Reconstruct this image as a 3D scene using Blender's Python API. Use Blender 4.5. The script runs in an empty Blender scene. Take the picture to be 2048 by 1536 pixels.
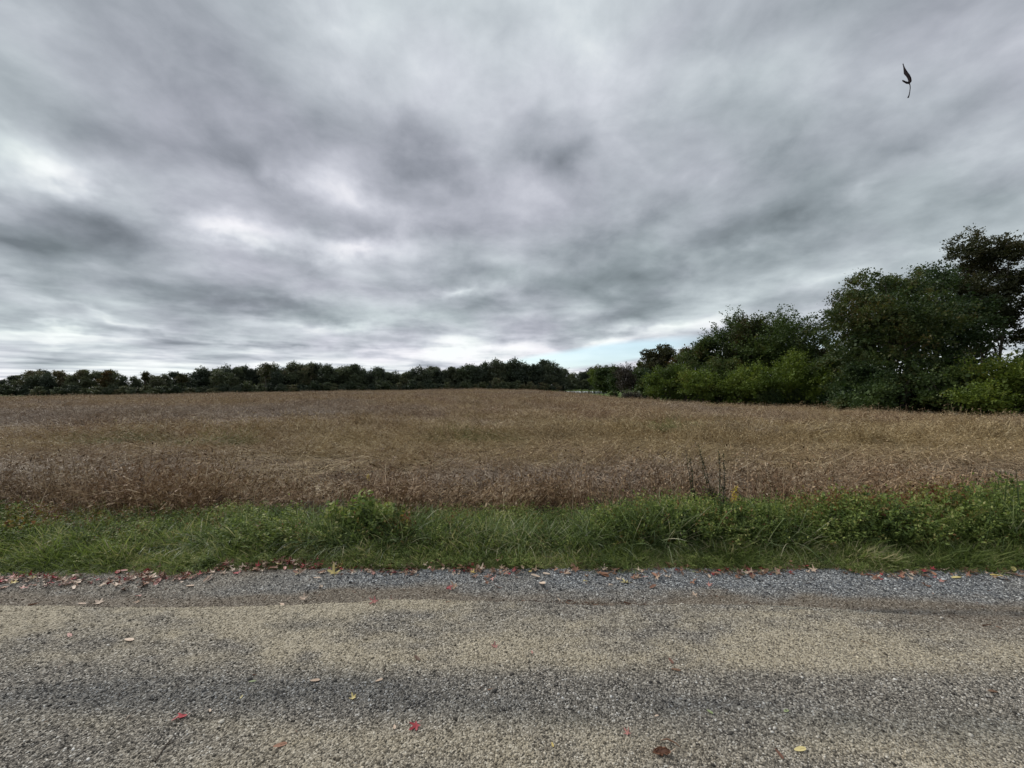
import bpy, math, random
import numpy as np
from math import radians as R

C = bpy.context.scene
COL = C.collection
F, HOR, CX, EYE = 800.0, 776.0, 1024.0, 1.6       # focal length and horizon in photo pixels, eye height


# ------------------------------------------------------------------ camera
cam = bpy.data.cameras.new('camera')
cam.sensor_width = 36.0
cam.lens = 36.0 * F / 2048.0
cam.shift_y = (HOR - 768.0) / 2048.0
cam.clip_start = 0.02
cam.clip_end = 9000.0
camo = bpy.data.objects.new('camera', cam)
COL.objects.link(camo)
camo.location = (0, 0, EYE)
camo.rotation_euler = (R(90), 0, 0)
C.camera = camo

C.view_settings.view_transform = 'Standard'
C.view_settings.look = 'None'
C.view_settings.exposure = 0.7
C.view_settings.gamma = 1.0
C.view_settings.use_curve_mapping = False
try:
    C.cycles.max_bounces = 5
    C.cycles.diffuse_bounces = 3
    C.cycles.transparent_max_bounces = 6
except Exception:
    pass

SUN_AZ, SUN_EL = -52.0, 38.0                       # azimuth from +Y towards +X, elevation


def azel(px, py):
    x, z = (px - CX) / F, (HOR - py) / F
    return math.atan2(x, 1.0), math.atan2(z, math.hypot(x, 1.0))


# ------------------------------------------------------------------ world: overcast sky
W = bpy.data.worlds.new('World')
C.world = W
W.use_nodes = True
NT = W.node_tree
NT.nodes.clear()


def nd(t, k, **kw):
    n = t.nodes.new(k)
    for a, v in kw.items():
        setattr(n, a, v)
    return n


def mth(t, op, a, b=None, c=None, clamp=False):
    n = t.nodes.new('ShaderNodeMath')
    n.operation = op
    n.use_clamp = clamp
    for i, v in enumerate((a, b, c)):
        if v is None:
            continue
        if isinstance(v, (int, float)):
            n.inputs[i].default_value = v
        else:
            t.links.new(v, n.inputs[i])
    return n.outputs[0]


def vmth(t, op, a, b=None):
    n = t.nodes.new('ShaderNodeVectorMath')
    n.operation = op
    for i, v in enumerate((a, b)):
        if v is None:
            continue
        if isinstance(v, (tuple, list)):
            n.inputs[i].default_value = v
        else:
            t.links.new(v, n.inputs[i])
    return n.outputs[0]


def ramp(t, fac, stops, interp='LINEAR'):
    n = t.nodes.new('ShaderNodeValToRGB')
    n.color_ramp.interpolation = interp
    e = n.color_ramp.elements
    while len(e) < len(stops):
        e.new(0.5)
    for i, (p, c) in enumerate(stops):
        e[i].position = p
        e[i].color = (c[0], c[1], c[2], 1)
    if fac is not None:
        t.links.new(fac, n.inputs[0])
    return n.outputs[0]


def noise(t, vec, scale, detail=3, rough=0.5, dist=0.0, dim='3D'):
    n = t.nodes.new('ShaderNodeTexNoise')
    n.noise_dimensions = dim
    n.inputs['Scale'].default_value = scale
    n.inputs['Detail'].default_value = detail
    n.inputs['Roughness'].default_value = rough
    n.inputs['Distortion'].default_value = dist
    if vec is not None:
        t.links.new(vec, n.inputs['Vector'])
    return n


def mixc(t, fac, a, b, blend='MIX'):
    n = t.nodes.new('ShaderNodeMix')
    n.data_type = 'RGBA'
    n.blend_type = blend
    for sock, v in ((n.inputs[0], fac), (n.inputs[6], a), (n.inputs[7], b)):
        if isinstance(v, (int, float)):
            sock.default_value = v
        elif isinstance(v, (tuple, list)):
            sock.default_value = (v[0], v[1], v[2], 1)
        else:
            t.links.new(v, sock)
    return n.outputs[2]


tc = nd(NT, 'ShaderNodeTexCoord')
sep = nd(NT, 'ShaderNodeSeparateXYZ')
NT.links.new(tc.outputs['Generated'], sep.inputs[0])
dx, dy, dz = sep.outputs
az = mth(NT, 'ARCTAN2', dx, dy)
el = mth(NT, 'ARCSINE', dz)
comb = nd(NT, 'ShaderNodeCombineXYZ')
NT.links.new(az, comb.inputs[0])
NT.links.new(el, comb.inputs[1])
AE = comb.outputs[0]
zc = mth(NT, 'ADD', mth(NT, 'MAXIMUM', dz, 0.0), 0.055)
cp = nd(NT, 'ShaderNodeCombineXYZ')
NT.links.new(mth(NT, 'DIVIDE', dx, zc), cp.inputs[0])
NT.links.new(mth(NT, 'DIVIDE', dy, zc), cp.inputs[1])
PL = cp.outputs[0]
zl = mth(NT, 'ADD', mth(NT, 'MAXIMUM', dz, 0.0), 0.26)
cl = nd(NT, 'ShaderNodeCombineXYZ')
NT.links.new(mth(NT, 'DIVIDE', dx, zl), cl.inputs[0])
NT.links.new(mth(NT, 'DIVIDE', dy, zl), cl.inputs[1])
cl.inputs[2].default_value = 4.4
LP = cl.outputs[0]
# warp for the placed cloud masses, finer close to the horizon
nw = noise(NT, LP, 1.9, 4, 0.55)
warp = vmth(NT, 'MULTIPLY', vmth(NT, 'SUBTRACT', nw.outputs['Color'], (0.5, 0.5, 0.5)), (0.22, 0.11, 0.0))
nw2 = noise(NT, AE, 4.5, 5, 0.6)
warp2 = vmth(NT, 'MULTIPLY', vmth(NT, 'SUBTRACT', nw2.outputs['Color'], (0.5, 0.5, 0.5)), (0.22, 0.10, 0.0))
AEW = vmth(NT, 'ADD', vmth(NT, 'ADD', AE, warp), warp2)

# (px, py, half width, half height, tilt in degrees, strength) of the light and dark cloud masses
BLOBS = [
    (40, 20, 190, 120, 0, .10), (330, 150, 330, 170, 8, -.14), (560, 190, 240, 170, 30, -.12), (690, 30, 190, 110, 0, .17),
    (860, 130, 200, 150, -20, .16), (1010, 50, 110, 90, 0, -.09), (1180, 90, 240, 140, 10, .17), (1450, 130, 260, 120, -15, .08),
    (1560, 20, 200, 60, 0, -.08), (1980, 80, 260, 220, 0, -.10), (1700, 180, 200, 100, -20, .03),
    (20, 330, 330, 120, -8, .46), (70, 350, 120, 50, -8, .22), (330, 350, 240, 90, 8, .06), (530, 320, 130, 80, 15, -.14), (120, 240, 240, 70, -8, -.10),
    (680, 370, 110, 90, 35, .20), (720, 410, 150, 50, 20, .22), (830, 330, 190, 110, 15, -.20), (40, 460, 300, 75, 8, -.30), (190, 440, 230, 50, 5, -.20),
    (20, 550, 290, 65, 5, -.30), (500, 470, 270, 38, 4, .36), (430, 462, 130, 22, 4, .14), (730, 512, 170, 30, -3, .34), (310, 570, 260, 40, 4, -.10),
    (560, 612, 270, 42, 3, -.30), (250, 520, 150, 40, 0, .10), (880, 470, 220, 60, 8, -.16), (950, 592, 120, 18, -4, .28), (960, 550, 200, 34, 0, -.13),
    (1110, 330, 150, 130, 15, -.26), (980, 240, 170, 90, 0, .08), (1230, 250, 140, 110, -20, .09), (1160, 440, 200, 50, -10, .06), (1290, 440, 170, 80, -25, -.14),
    (1230, 560, 260, 60, 4, -.18), (1430, 350, 130, 70, -10, .12), (1560, 300, 240, 70, -20, -.14), (1850, 285, 260, 75, -16, -.18),
    (1740, 375, 260, 45, -18, .16), (1570, 445, 240, 48, -8, -.20), (1900, 430, 260, 50, -12, -.10), (1500, 500, 200, 30, -6, .10),
    (1620, 560, 260, 24, -6, .14), (1900, 520, 260, 36, -6, .06), (1180, 640, 420, 32, 4, -.10), (1330, 655, 260, 24, -6, .30),
    (900, 700, 420, 30, -2, .42), (520, 735, 380, 16, -2, .26), (1180, 690, 200, 18, -6, .30), (150, 665, 260, 12, 0, .22), (250, 640, 360, 14, 2, .16),
    (560, 680, 420, 14, 2, -.14), (200, 700, 330, 14, 0, -.12), (90, 748, 300, 12, 0, .26), (700, 655, 300, 12, -2, .12),
]
val = None
for (px, py, rx, ry, tilt, amp) in BLOBS:
    a0, e0 = azel(px, py)
    a1, _ = azel(px + rx * .5, py)
    a2, _ = azel(px - rx * .5, py)
    _, e1 = azel(px, py - ry * .5)
    _, e2 = azel(px, py + ry * .5)
    m = nd(NT, 'ShaderNodeMapping', vector_type='TEXTURE')
    m.inputs['Location'].default_value = (a0, e0, 0)
    m.inputs['Rotation'].default_value = (0, 0, R(-tilt))
    m.inputs['Scale'].default_value = (abs(a1 - a2) * 1.25, abs(e1 - e2) * 1.25, 1)
    NT.links.new(AEW, m.inputs[0])
    g = nd(NT, 'ShaderNodeTexGradient', gradient_type='QUADRATIC_SPHERE')
    NT.links.new(m.outputs[0], g.inputs[0])
    val = mth(NT, 'MULTIPLY', g.outputs['Fac'], amp * 1.25) if val is None else mth(NT, 'MULTIPLY_ADD', g.outputs['Fac'], amp * 1.25, val)

n1 = noise(NT, PL, 0.75, 6, 0.52, 0.25)
mp2 = nd(NT, 'ShaderNodeMapping')
mp2.inputs['Location'].default_value = (3.1, 7.7, 2)
mp2.inputs['Scale'].default_value = (0.75, 1.1, 1)
mp2.inputs['Rotation'].default_value = (0, 0, R(14))
NT.links.new(PL, mp2.inputs[0])
n2 = noise(NT, mp2.outputs[0], 1.15, 5, 0.5, 0.4)
fb = mth(NT, 'ADD', mth(NT, 'MULTIPLY', mth(NT, 'SUBTRACT', n1.outputs[0], .5), .13),
         mth(NT, 'MULTIPLY', mth(NT, 'SUBTRACT', n2.outputs[0], .5), .12))
zc3 = mth(NT, 'ADD', mth(NT, 'MAXIMUM', dz, 0.0), 0.03)
cp3 = nd(NT, 'ShaderNodeCombineXYZ')
NT.links.new(mth(NT, 'DIVIDE', dx, zc3), cp3.inputs[0])
NT.links.new(mth(NT, 'DIVIDE', dy, zc3), cp3.inputs[1])
n3 = noise(NT, cp3.outputs[0], 0.62, 4, 0.5, 0.3)
lw = mth(NT, 'SUBTRACT', 1.0, mth(NT, 'MINIMUM', mth(NT, 'MULTIPLY', mth(NT, 'MAXIMUM', dz, 0.0), 2.6), 1.0))
fb = mth(NT, 'ADD', fb, mth(NT, 'MULTIPLY', mth(NT, 'MULTIPLY', mth(NT, 'SUBTRACT', n3.outputs[0], .5), lw), 1.5))
# puffy ragged detail in the middle of the deck
mp4 = nd(NT, 'ShaderNodeMapping')
mp4.inputs['Scale'].default_value = (.8, 1.3, 1)
mp4.inputs['Rotation'].default_value = (0, 0, R(7))
NT.links.new(vmth(NT, 'ADD', AE, vmth(NT, 'MULTIPLY', warp, (.35, .35, 0))), mp4.inputs[0])
n4 = noise(NT, LP, 3.3, 7, 0.55, 0.15)
n6 = noise(NT, LP, 1.3, 3, 0.5, 0.2)
n5 = noise(NT, mp4.outputs[0], 13.0, 5, 0.6, 0.5)
fb = mth(NT, 'ADD', fb, mth(NT, 'MULTIPLY', mth(NT, 'SUBTRACT', n4.outputs[0], .5), .78))
fb = mth(NT, 'ADD', fb, mth(NT, 'MULTIPLY', mth(NT, 'SUBTRACT', n6.outputs[0], .5), .25))
fb = mth(NT, 'ADD', fb, mth(NT, 'MULTIPLY', mth(NT, 'SUBTRACT', n5.outputs[0], .5), .16))
# a brighter edge of the cloud deck low over the horizon, all the way round
low = mth(NT, 'MULTIPLY', mth(NT, 'POWER', mth(NT, 'SUBTRACT', 1.0, mth(NT, 'MINIMUM', mth(NT, 'MULTIPLY', mth(NT, 'MAXIMUM', dz, 0.0), 4.5), 1.0)), 2.0), .42)
high = mth(NT, 'MULTIPLY', mth(NT, 'MAXIMUM', mth(NT, 'SUBTRACT', dz, .55), 0.0), .5)
v = mth(NT, 'ADD', mth(NT, 'ADD', mth(NT, 'ADD', val, fb), low), mth(NT, 'ADD', high, .395))
cloud = ramp(NT, v, [(0.0, (.110, .126, .140)), (.22, (.180, .200, .220)), (.42, (.278, .300, .324)), (.62, (.395, .420, .442)), (.8, (.515, .535, .540)), (1.0, (.60, .615, .61))])
nh = noise(NT, LP, 1.2, 3, 0.5)
hue = ramp(NT, nh.outputs[0], [(.38, (.97, 1.015, 1.0)), (.62, (1.02, .985, 1.035))])
cloud = mixc(NT, 1.0, cloud, hue, 'MULTIPLY')

sky = nd(NT, 'ShaderNodeTexSky', sky_type='NISHITA', sun_disc=False)
sky.sun_elevation = R(SUN_EL)
sky.sun_rotation = R(SUN_AZ)
sky.altitude = 50
SKY_STR = 0.1
# openings in the deck low on the horizon, where the clear sky shows
gap = None
for (px, py, rx, ry, tilt, amp) in [(1190, 712, 190, 19, -7, 2.2), (1120, 722, 110, 9, -4, .9), (1640, 690, 60, 20, 0, .7)]:
    a0, e0 = azel(px, py)
    a1, _ = azel(px + rx, py)
    _, e1 = azel(px, py - ry)
    m = nd(NT, 'ShaderNodeMapping', vector_type='TEXTURE')
    m.inputs['Location'].default_value = (a0, e0, 0)
    m.inputs['Rotation'].default_value = (0, 0, R(-tilt))
    m.inputs['Scale'].default_value = (abs(a1 - a0) * 1.3, abs(e1 - e0) * 1.3, 1)
    NT.links.new(vmth(NT, 'ADD', AE, vmth(NT, 'MULTIPLY', warp, (.2, .05, 0))), m.inputs[0])
    g = nd(NT, 'ShaderNodeTexGradient', gradient_type='SPHERICAL')
    NT.links.new(m.outputs[0], g.inputs[0])
    gap = mth(NT, 'MULTIPLY', g.outputs['Fac'], amp) if gap is None else mth(NT, 'MULTIPLY_ADD', g.outputs['Fac'], amp, gap)
gap = mth(NT, 'MINIMUM', gap, .85)
cl10 = mixc(NT, 1.0, cloud, (1.0 / SKY_STR,) * 3, 'MULTIPLY')
clear = mixc(NT, .5, sky.outputs[0], (4.2, 5.8, 6.6))
skycol = mixc(NT, gap, cl10, clear)
bg = nd(NT, 'ShaderNodeBackground')
bg.inputs['Strength'].default_value = SKY_STR
NT.links.new(skycol, bg.inputs[0])
wo = nd(NT, 'ShaderNodeOutputWorld')
NT.links.new(bg.outputs[0], wo.inputs[0])
W.cycles.sampling_method = 'MANUAL'
W.cycles.sample_map_resolution = 512

# ------------------------------------------------------------------ sun (soft, behind the clouds)
sl = bpy.data.lights.new('sun', 'SUN')
sl.energy = 1.5
sl.angle = R(24)
sl.color = (1.0, .965, .91)
so = bpy.data.objects.new('sun', sl)
COL.objects.link(so)
so.rotation_euler = (R(90 - SUN_EL), 0, R(-SUN_AZ + 180))
so.location = (-30, 20, 30)


# ------------------------------------------------------------------ helpers
def tag(o, label=None, cat=None, group=None, kind=None):
    if label: o['label'] = label
    if cat: o['category'] = cat
    if group: o['group'] = group
    if kind: o['kind'] = kind
    return o


def gmesh(name, V, polys, mat=None, smooth=False):
    """V (n,3); polys: list of (m,k) index arrays."""
    me = bpy.data.meshes.new(name)
    V = np.asarray(V, dtype=np.float32)
    me.vertices.add(len(V))
    me.vertices.foreach_set('co', V.ravel())
    polys = [np.asarray(p, dtype=np.int32) for p in polys if len(p)]
    loops = np.concatenate([p.ravel() for p in polys])
    tot = np.concatenate([np.full(len(p), p.shape[1], dtype=np.int32) for p in polys])
    st = np.concatenate([[0], np.cumsum(tot)[:-1]]).astype(np.int32)
    me.loops.add(len(loops))
    me.loops.foreach_set('vertex_index', loops)
    me.polygons.add(len(tot))
    me.polygons.foreach_set('loop_start', st)
    me.polygons.foreach_set('loop_total', tot)
    if smooth:
        me.polygons.foreach_set('use_smooth', np.ones(len(tot), dtype=bool))
    me.update(calc_edges=True)
    if mat: me.materials.append(mat)
    return me


def obj(name, me, parent=None, link=True):
    o = bpy.data.objects.new(name, me)
    if link: COL.objects.link(o)
    if parent: o.parent = parent
    return o


def smooth(a, b, x):
    t = np.clip((np.asarray(x, float) - a) / (b - a), 0, 1)
    return t * t * (3 - 2 * t)


def vnoise(x, y, seed=0):
    """value noise 0..1"""
    x = np.asarray(x, float); y = np.asarray(y, float)
    xi = np.floor(x).astype(np.int64); yi = np.floor(y).astype(np.int64)
    xf = x - xi; yf = y - yi

    def h(a, b):
        n = (a * 374761393 + b * 668265263 + seed * 974634777) & 0xffffffff
        n = ((n ^ (n >> 13)) * 1274126177) & 0xffffffff
        return ((n ^ (n >> 16)) & 0xffff) / 65535.0
    u = xf * xf * (3 - 2 * xf); w = yf * yf * (3 - 2 * yf)
    return (h(xi, yi) * (1 - u) + h(xi + 1, yi) * u) * (1 - w) + (h(xi, yi + 1) * (1 - u) + h(xi + 1, yi + 1) * u) * w


def fbm(x, y, o=4, seed=0):
    s = 0; a = .5; t = 0
    for i in range(o):
        s = s + a * vnoise(np.asarray(x) * 2 ** i, np.asarray(y) * 2 ** i, seed + i * 17); t += a; a *= .5
    return s / t


def gz(x, y):
    """height of the land"""
    x = np.asarray(x, float); y = np.asarray(y, float)
    r = np.interp(x, [-400, -128, -90, -65, -40, -9, 3, 10, 16, 22, 30, 100], [-1.6, -1.35, -.62, -.12, .42, .90, .74, .42, .08, -.12, -.12, -.1])
    s = smooth(5, 95, y)
    z = r * s - .014 * np.clip(x - 5, 0, 60) * smooth(5, 20, y)
    t = smooth(104, 128, y)
    z = z * (1 - t) + np.minimum(-.22, r) * t
    u = np.abs(x - .178 * y) / (.06 * y + 1e-6)
    w = np.abs(y - 194) / 64
    d = np.maximum(u, w)
    z = z - .6 * smooth(1.06, .92, d) * (y > 100)
    z = z + (fbm(x * .12, y * .12, 3, 5) - .5) * .12 * smooth(6, 20, y)
    z = z + (fbm(x * 1.6, y * 1.6, 3, 9) - .5) * .07 * smooth(3.45, 3.9, y) * smooth(400, 50, y) + .035 * smooth(3.40, 3.62, y)
    return z


def X(px, Y): return (px - CX) / F * Y


# ------------------------------------------------------------------ materials
def newmat(name):
    m = bpy.data.materials.new(name)
    m.use_nodes = True
    t = m.node_tree
    b = t.nodes['Principled BSDF']
    return m, t, b


def leafmat(name, stops, scale=.6, trans=.25, rough=.55, spec=.3, vary=.35, isl=.45):
    """foliage: one colour per leaf, drifting slowly through the crown"""
    m, t, b = newmat(name)
    geo = nd(t, 'ShaderNodeNewGeometry')
    oi = nd(t, 'ShaderNodeObjectInfo')
    tcx = nd(t, 'ShaderNodeTexCoord')
    vec = geo.outputs['Position']
    n = noise(t, vec, scale, 3, .55)
    f = mth(t, 'ADD', mth(t, 'MULTIPLY', geo.outputs['Random Per Island'], isl),
            mth(t, 'MULTIPLY_ADD', mth(t, 'SUBTRACT', n.outputs[0], .5), 1.7, mth(t, 'MULTIPLY_ADD', mth(t, 'SUBTRACT', oi.outputs['Random'], .5), vary, .5 - isl / 2)), clamp=True)
    col = ramp(t, f, stops)
    t.links.new(col, b.inputs['Base Color'])
    b.inputs['Roughness'].default_value = rough
    b.inputs['Specular IOR Level'].default_value = spec
    if trans > 0:
        tr = nd(t, 'ShaderNodeBsdfTranslucent')
        t.links.new(mixc(t, 1.0, col, (1.1, 1.15, .7), 'MULTIPLY'), tr.inputs[0])
        mx = nd(t, 'ShaderNodeMixShader')
        mx.inputs[0].default_value = trans
        t.links.new(b.outputs[0], mx.inputs[1])
        t.links.new(tr.outputs[0], mx.inputs[2])
        t.links.new(mx.outputs[0], t.nodes['Material Output'].inputs[0])
    return m


def barkmat(name, c):
    m, t, b = newmat(name)
    tcx = nd(t, 'ShaderNodeTexCoord')
    n = noise(t, tcx.outputs['Object'], 6, 5, .65)
    t.links.new(ramp(t, n.outputs[0], [(.3, [k * .5 for k in c]), (.7, c)]), b.inputs['Base Color'])
    b.inputs['Roughness'].default_value = .9
    bp = nd(t, 'ShaderNodeBump')
    bp.inputs['Strength'].default_value = .6
    t.links.new(n.outputs[0], bp.inputs['Height'])
    t.links.new(bp.outputs[0], b.inputs['Normal'])
    return m


G = lambda *a: tuple(a)
M = {}
M['dark'] = leafmat('leaf_dark', [(0, G(.022, .042, .018)), (.4, G(.048, .080, .028)), (.75, G(.085, .11, .036)), (1, G(.13, .105, .04))], .45, .28)
M['mid'] = leafmat('leaf_mid', [(0, G(.034, .058, .018)), (.5, G(.07, .108, .03)), (.85, G(.11, .14, .04)), (1, G(.15, .13, .045))], .5, .25)
M['open'] = leafmat('leaf_open', [(0, G(.03, .038, .018)), (.5, G(.06, .065, .028)), (1, G(.10, .078, .035))], .5, .25)
M['rust'] = leafmat('leaf_rust', [(0, G(.028, .042, .016)), (.45, G(.055, .06, .022)), (.75, G(.10, .07, .027)), (1, G(.13, .07, .03))], .35, .25)
M['lime'] = leafmat('leaf_lime', [(0, G(.05, .08, .016)), (.5, G(.12, .17, .03)), (.85, G(.18, .225, .04)), (1, G(.23, .23, .055))], .55, .3)
M['grey'] = leafmat('leaf_grey', [(0, G(.035, .03, .025)), (.5, G(.065, .055, .042)), (1, G(.09, .085, .045))], .5, .15)
M['far'] = leafmat('leaf_far_hazed', [(0, G(.052, .07, .046)), (.5, G(.098, .118, .068)), (.85, G(.14, .15, .08)), (1, G(.18, .15, .09))], .09, .2, vary=.8)  # distance haze painted into the leaf colour: greens lightened and greyed
M['farwood'] = leafmat('leaf_far_hazed_dark', [(0, G(.042, .058, .041)), (.5, G(.07, .088, .056)), (1, G(.11, .118, .066))], .09, .15, vary=.5)  # darker far crowns, with the same haze mixed into their colour
M['bark'] = barkmat('bark', (.085, .07, .058))
M['weed'] = leafmat('weed_leaf', [(0, G(.035, .055, .018)), (.35, G(.10, .145, .04)), (.65, G(.19, .25, .07)), (.85, G(.30, .35, .10)), (1, G(.42, .40, .18))], 2.2, .3, .6, .2, isl=.75)
M['weedred'] = leafmat('weed_leaf_turning', [(0, G(.06, .065, .02)), (.3, G(.15, .15, .04)), (.5, G(.30, .27, .08)), (.68, G(.27, .13, .055)), (1, G(.15, .05, .03))], 3.0, .3, isl=.8)
M['grass'] = leafmat('grass_blade', [(0, G(.10, .135, .04)), (.45, G(.20, .26, .08)), (.8, G(.28, .32, .12)), (1, G(.50, .45, .27))], 1.6, .35, .5, .3, isl=.95)
M['blade'] = leafmat('tall_grass_blade', [(0, G(.055, .085, .03)), (.4, G(.14, .195, .07)), (.7, G(.22, .28, .12)), (.88, G(.40, .44, .25)), (1, G(.62, .56, .38))], 1.3, .3, .4, .5, isl=.9)


def soymat(name):
    m, t, b = newmat(name)
    geo = nd(t, 'ShaderNodeNewGeometry')
    P = geo.outputs['Position']
    n = noise(t, P, .35, 4, .6)
    nf = noise(t, P, 2.4, 2, .5)
    f = mth(t, 'ADD', mth(t, 'MULTIPLY', geo.outputs['Random Per Island'], .85),
            mth(t, 'MULTIPLY_ADD', mth(t, 'SUBTRACT', nf.outputs[0], .5), .7, .07), clamp=True)
    brown = ramp(t, f, [(0, G(.055, .032, .017)), (.3, G(.18, .112, .062)), (.6, G(.38, .262, .155)), (.82, G(.62, .47, .31)), (1, G(.86, .74, .56))])
    yell = ramp(t, f, [(0, G(.08, .055, .022)), (.35, G(.27, .195, .085)), (.7, G(.49, .375, .19)), (1, G(.70, .58, .35))])
    grey = ramp(t, f, [(0, G(.06, .044, .033)), (.35, G(.20, .152, .112)), (.7, G(.40, .32, .25)), (1, G(.70, .60, .49))])
    grn = ramp(t, f, [(0, G(.05, .06, .015)), (.5, G(.15, .17, .045)), (1, G(.3, .3, .1))])

    def patch(cx, cy, rx, ry, w=1.0):
        mp = nd(t, 'ShaderNodeMapping', vector_type='TEXTURE')
        mp.inputs['Location'].default_value = (cx, cy, 0)
        mp.inputs['Scale'].default_value = (rx, ry, 1e4)
        t.links.new(vmth(t, 'ADD', P, vmth(t, 'MULTIPLY', vmth(t, 'SUBTRACT', n.outputs['Color'], (.5, .5, .5)), (rx, ry, 0))), mp.inputs[0])
        g = nd(t, 'ShaderNodeTexGradient', gradient_type='SPHERICAL')
        t.links.new(mp.outputs[0], g.inputs[0])
        return mth(t, 'MULTIPLY', mth(t, 'MINIMUM', mth(t, 'MULTIPLY', g.outputs['Fac'], 2.0), 1.0), w)
    fy = ramp(t, n.outputs[0], [(.42, G(0, 0, 0)), (.62, G(1, 1, 1))])
    ny = noise(t, P, .11, 3, .5)
    fg = ramp(t, ny.outputs[0], [(.50, G(0, 0, 0)), (.66, G(1, 1, 1))])
    c = mixc(t, mth(t, 'MULTIPLY', fy, .7), brown, yell)
    c = mixc(t, mth(t, 'MULTIPLY', fg, .7), c, grey)
    redb = ramp(t, f, [(0, G(.045, .02, .012)), (.35, G(.15, .075, .038)), (.7, G(.30, .175, .09)), (1, G(.52, .38, .24))])
    c = mixc(t, patch(0, 4.7, 60, 1.1, .5), c, redb)
    c = mixc(t, patch(8, 13, 26, 6, .7), c, yell)
    c = mixc(t, patch(-22, 21, 22, 8, .7), c, grey)
    c = mixc(t, patch(1.5, 6.6, 5, 1.3, .8), c, grey)
    c = mixc(t, patch(-6.5, 7, 3.5, 1.6, .45), c, grey)
    c = mixc(t, patch(8.5, 13.5, 4, 1.2, .7), c, grey)
    for q in ((-11.2, 11.3, 1.8, .7), (-8.2, 10.9, 1.7, .6), (-1.2, 11.5, 2.0, .5), (6, 14, 3, .8)):
        c = mixc(t, patch(*q, .75), c, grn)
    t.links.new(c, b.inputs['Base Color'])
    b.inputs['Roughness'].default_value = .65
    b.inputs['Specular IOR Level'].default_value = .25
    return m


M['soy'] = soymat('dead_soybean')


def groundmat():
    m, t, b = newmat('ground')
    geo = nd(t, 'ShaderNodeNewGeometry')
    P = geo.outputs['Position']
    at = nd(t, 'ShaderNodeAttribute', attribute_name='zone')
    s = nd(t, 'ShaderNodeSeparateColor')
    t.links.new(at.outputs['Color'], s.inputs[0])
    n = noise(t, P, 9, 6, .7)
    n3 = noise(t, P, .6, 5, .6)
    soil = ramp(t, n.outputs[0], [(.3, G(.022, .015, .011)), (.7, G(.06, .043, .03))])
    turf = ramp(t, n.outputs[0], [(.3, G(.05, .06, .022)), (.7, G(.14, .15, .06))])
    straw = ramp(t, mth(t, 'ADD', mth(t, 'MULTIPLY', n.outputs[0], .5), mth(t, 'MULTIPLY', n3.outputs[0], .5)), [(.35, G(.09, .055, .03)), (.65, G(.24, .155, .085))])
    mead = ramp(t, n3.outputs[0], [(.3, G(.05, .08, .02)), (.7, G(.11, .15, .035))])
    c = mixc(t, s.outputs[0], soil, turf)
    c = mixc(t, s.outputs[1], c, straw)
    c = mixc(t, s.outputs[2], c, mead)
    t.links.new(c, b.inputs['Base Color'])
    b.inputs['Roughness'].default_value = .95
    b.inputs['Specular IOR Level'].default_value = .1
    bp = nd(t, 'ShaderNodeBump')
    bp.inputs['Strength'].default_value = .7
    bp.inputs['Distance'].default_value = .03
    t.links.new(n.outputs[0], bp.inputs['Height'])
    t.links.new(bp.outputs[0], b.inputs['Normal'])
    return m


def crop_edge(y):
    """x of the right-hand edge of the crop at depth y"""
    return np.interp(y, [4, 20, 25, 31, 38, 46, 56, 75, 103], [40, 36, 32.5, 27, 21.8, 16.2, 14.6, 14.4, 15.2])


def grid(xs, ys, zf):
    XX, YY = np.meshgrid(xs, ys)
    ZZ = zf(XX, YY)
    V = np.stack([XX.ravel(), YY.ravel(), ZZ.ravel()], 1)
    nx, ny = len(xs), len(ys)
    i = (np.arange(ny - 1)[:, None] * nx + np.arange(nx - 1)[None, :]).ravel()
    return V, np.stack([i, i + 1, i + nx + 1, i + nx], 1)


# ------------------------------------------------------------------ ground
s = np.linspace(-1, 1, 301)
xs = np.sinh(s * 6.2) / np.sinh(6.2) * 5000
ys = np.concatenate([np.linspace(-3000, -5, 12), np.arange(-3, 3.3, .5), np.arange(3.3, 6, .1), 6 + (np.exp(np.linspace(0, 1, 200) * 6.4) - 1) / (np.exp(6.4) - 1) * 6000])


def land(x, y):
    z = gz(x, y)
    return np.where(y < 3.35, -.05, z - .05 * smooth(3.6, 3.35, y))


V, Q = grid(xs, ys, land)
me = gmesh('ground', V, [Q], groundmat(), True)
x, y = V[:, 0], V[:, 1]
zone = np.zeros((len(V), 4), np.float32)
zone[:, 3] = 1
zone[:, 0] = smooth(4.9, 4.4, y)
crop = (x < crop_edge(y)) * smooth(5, 14, y) * (y < np.where(x < 8, 138, 106))
zone[:, 1] = crop * .85
zone[:, 2] = np.clip((1 - (x < crop_edge(y)) * (y < np.where(x < 8, 138, 106))) * (y > 8), 0, 1) * 1.0
a = me.color_attributes.new('zone', 'FLOAT_COLOR', 'POINT')
a.data.foreach_set('color', zone.ravel())
tag(obj('ground', me), kind='structure')

# ------------------------------------------------------------------ pond
m, t, b = newmat('pond_water')
b.inputs['Base Color'].default_value = (.06, .075, .07, 1)
b.inputs['Roughness'].default_value = .06
n = noise(t, nd(t, 'ShaderNodeNewGeometry').outputs['Position'], 2.5, 3, .5)
bp = nd(t, 'ShaderNodeBump'); bp.inputs['Strength'].default_value = .06
t.links.new(n.outputs[0], bp.inputs['Height']); t.links.new(bp.outputs[0], b.inputs['Normal'])
me = gmesh('pond_water', [(5, 122, -.42), (34, 122, -.42), (68, 268, -.42), (20, 268, -.42)], [[(0, 1, 2, 3)]], m)
tag(obj('pond_water', me), kind='structure')


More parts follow.
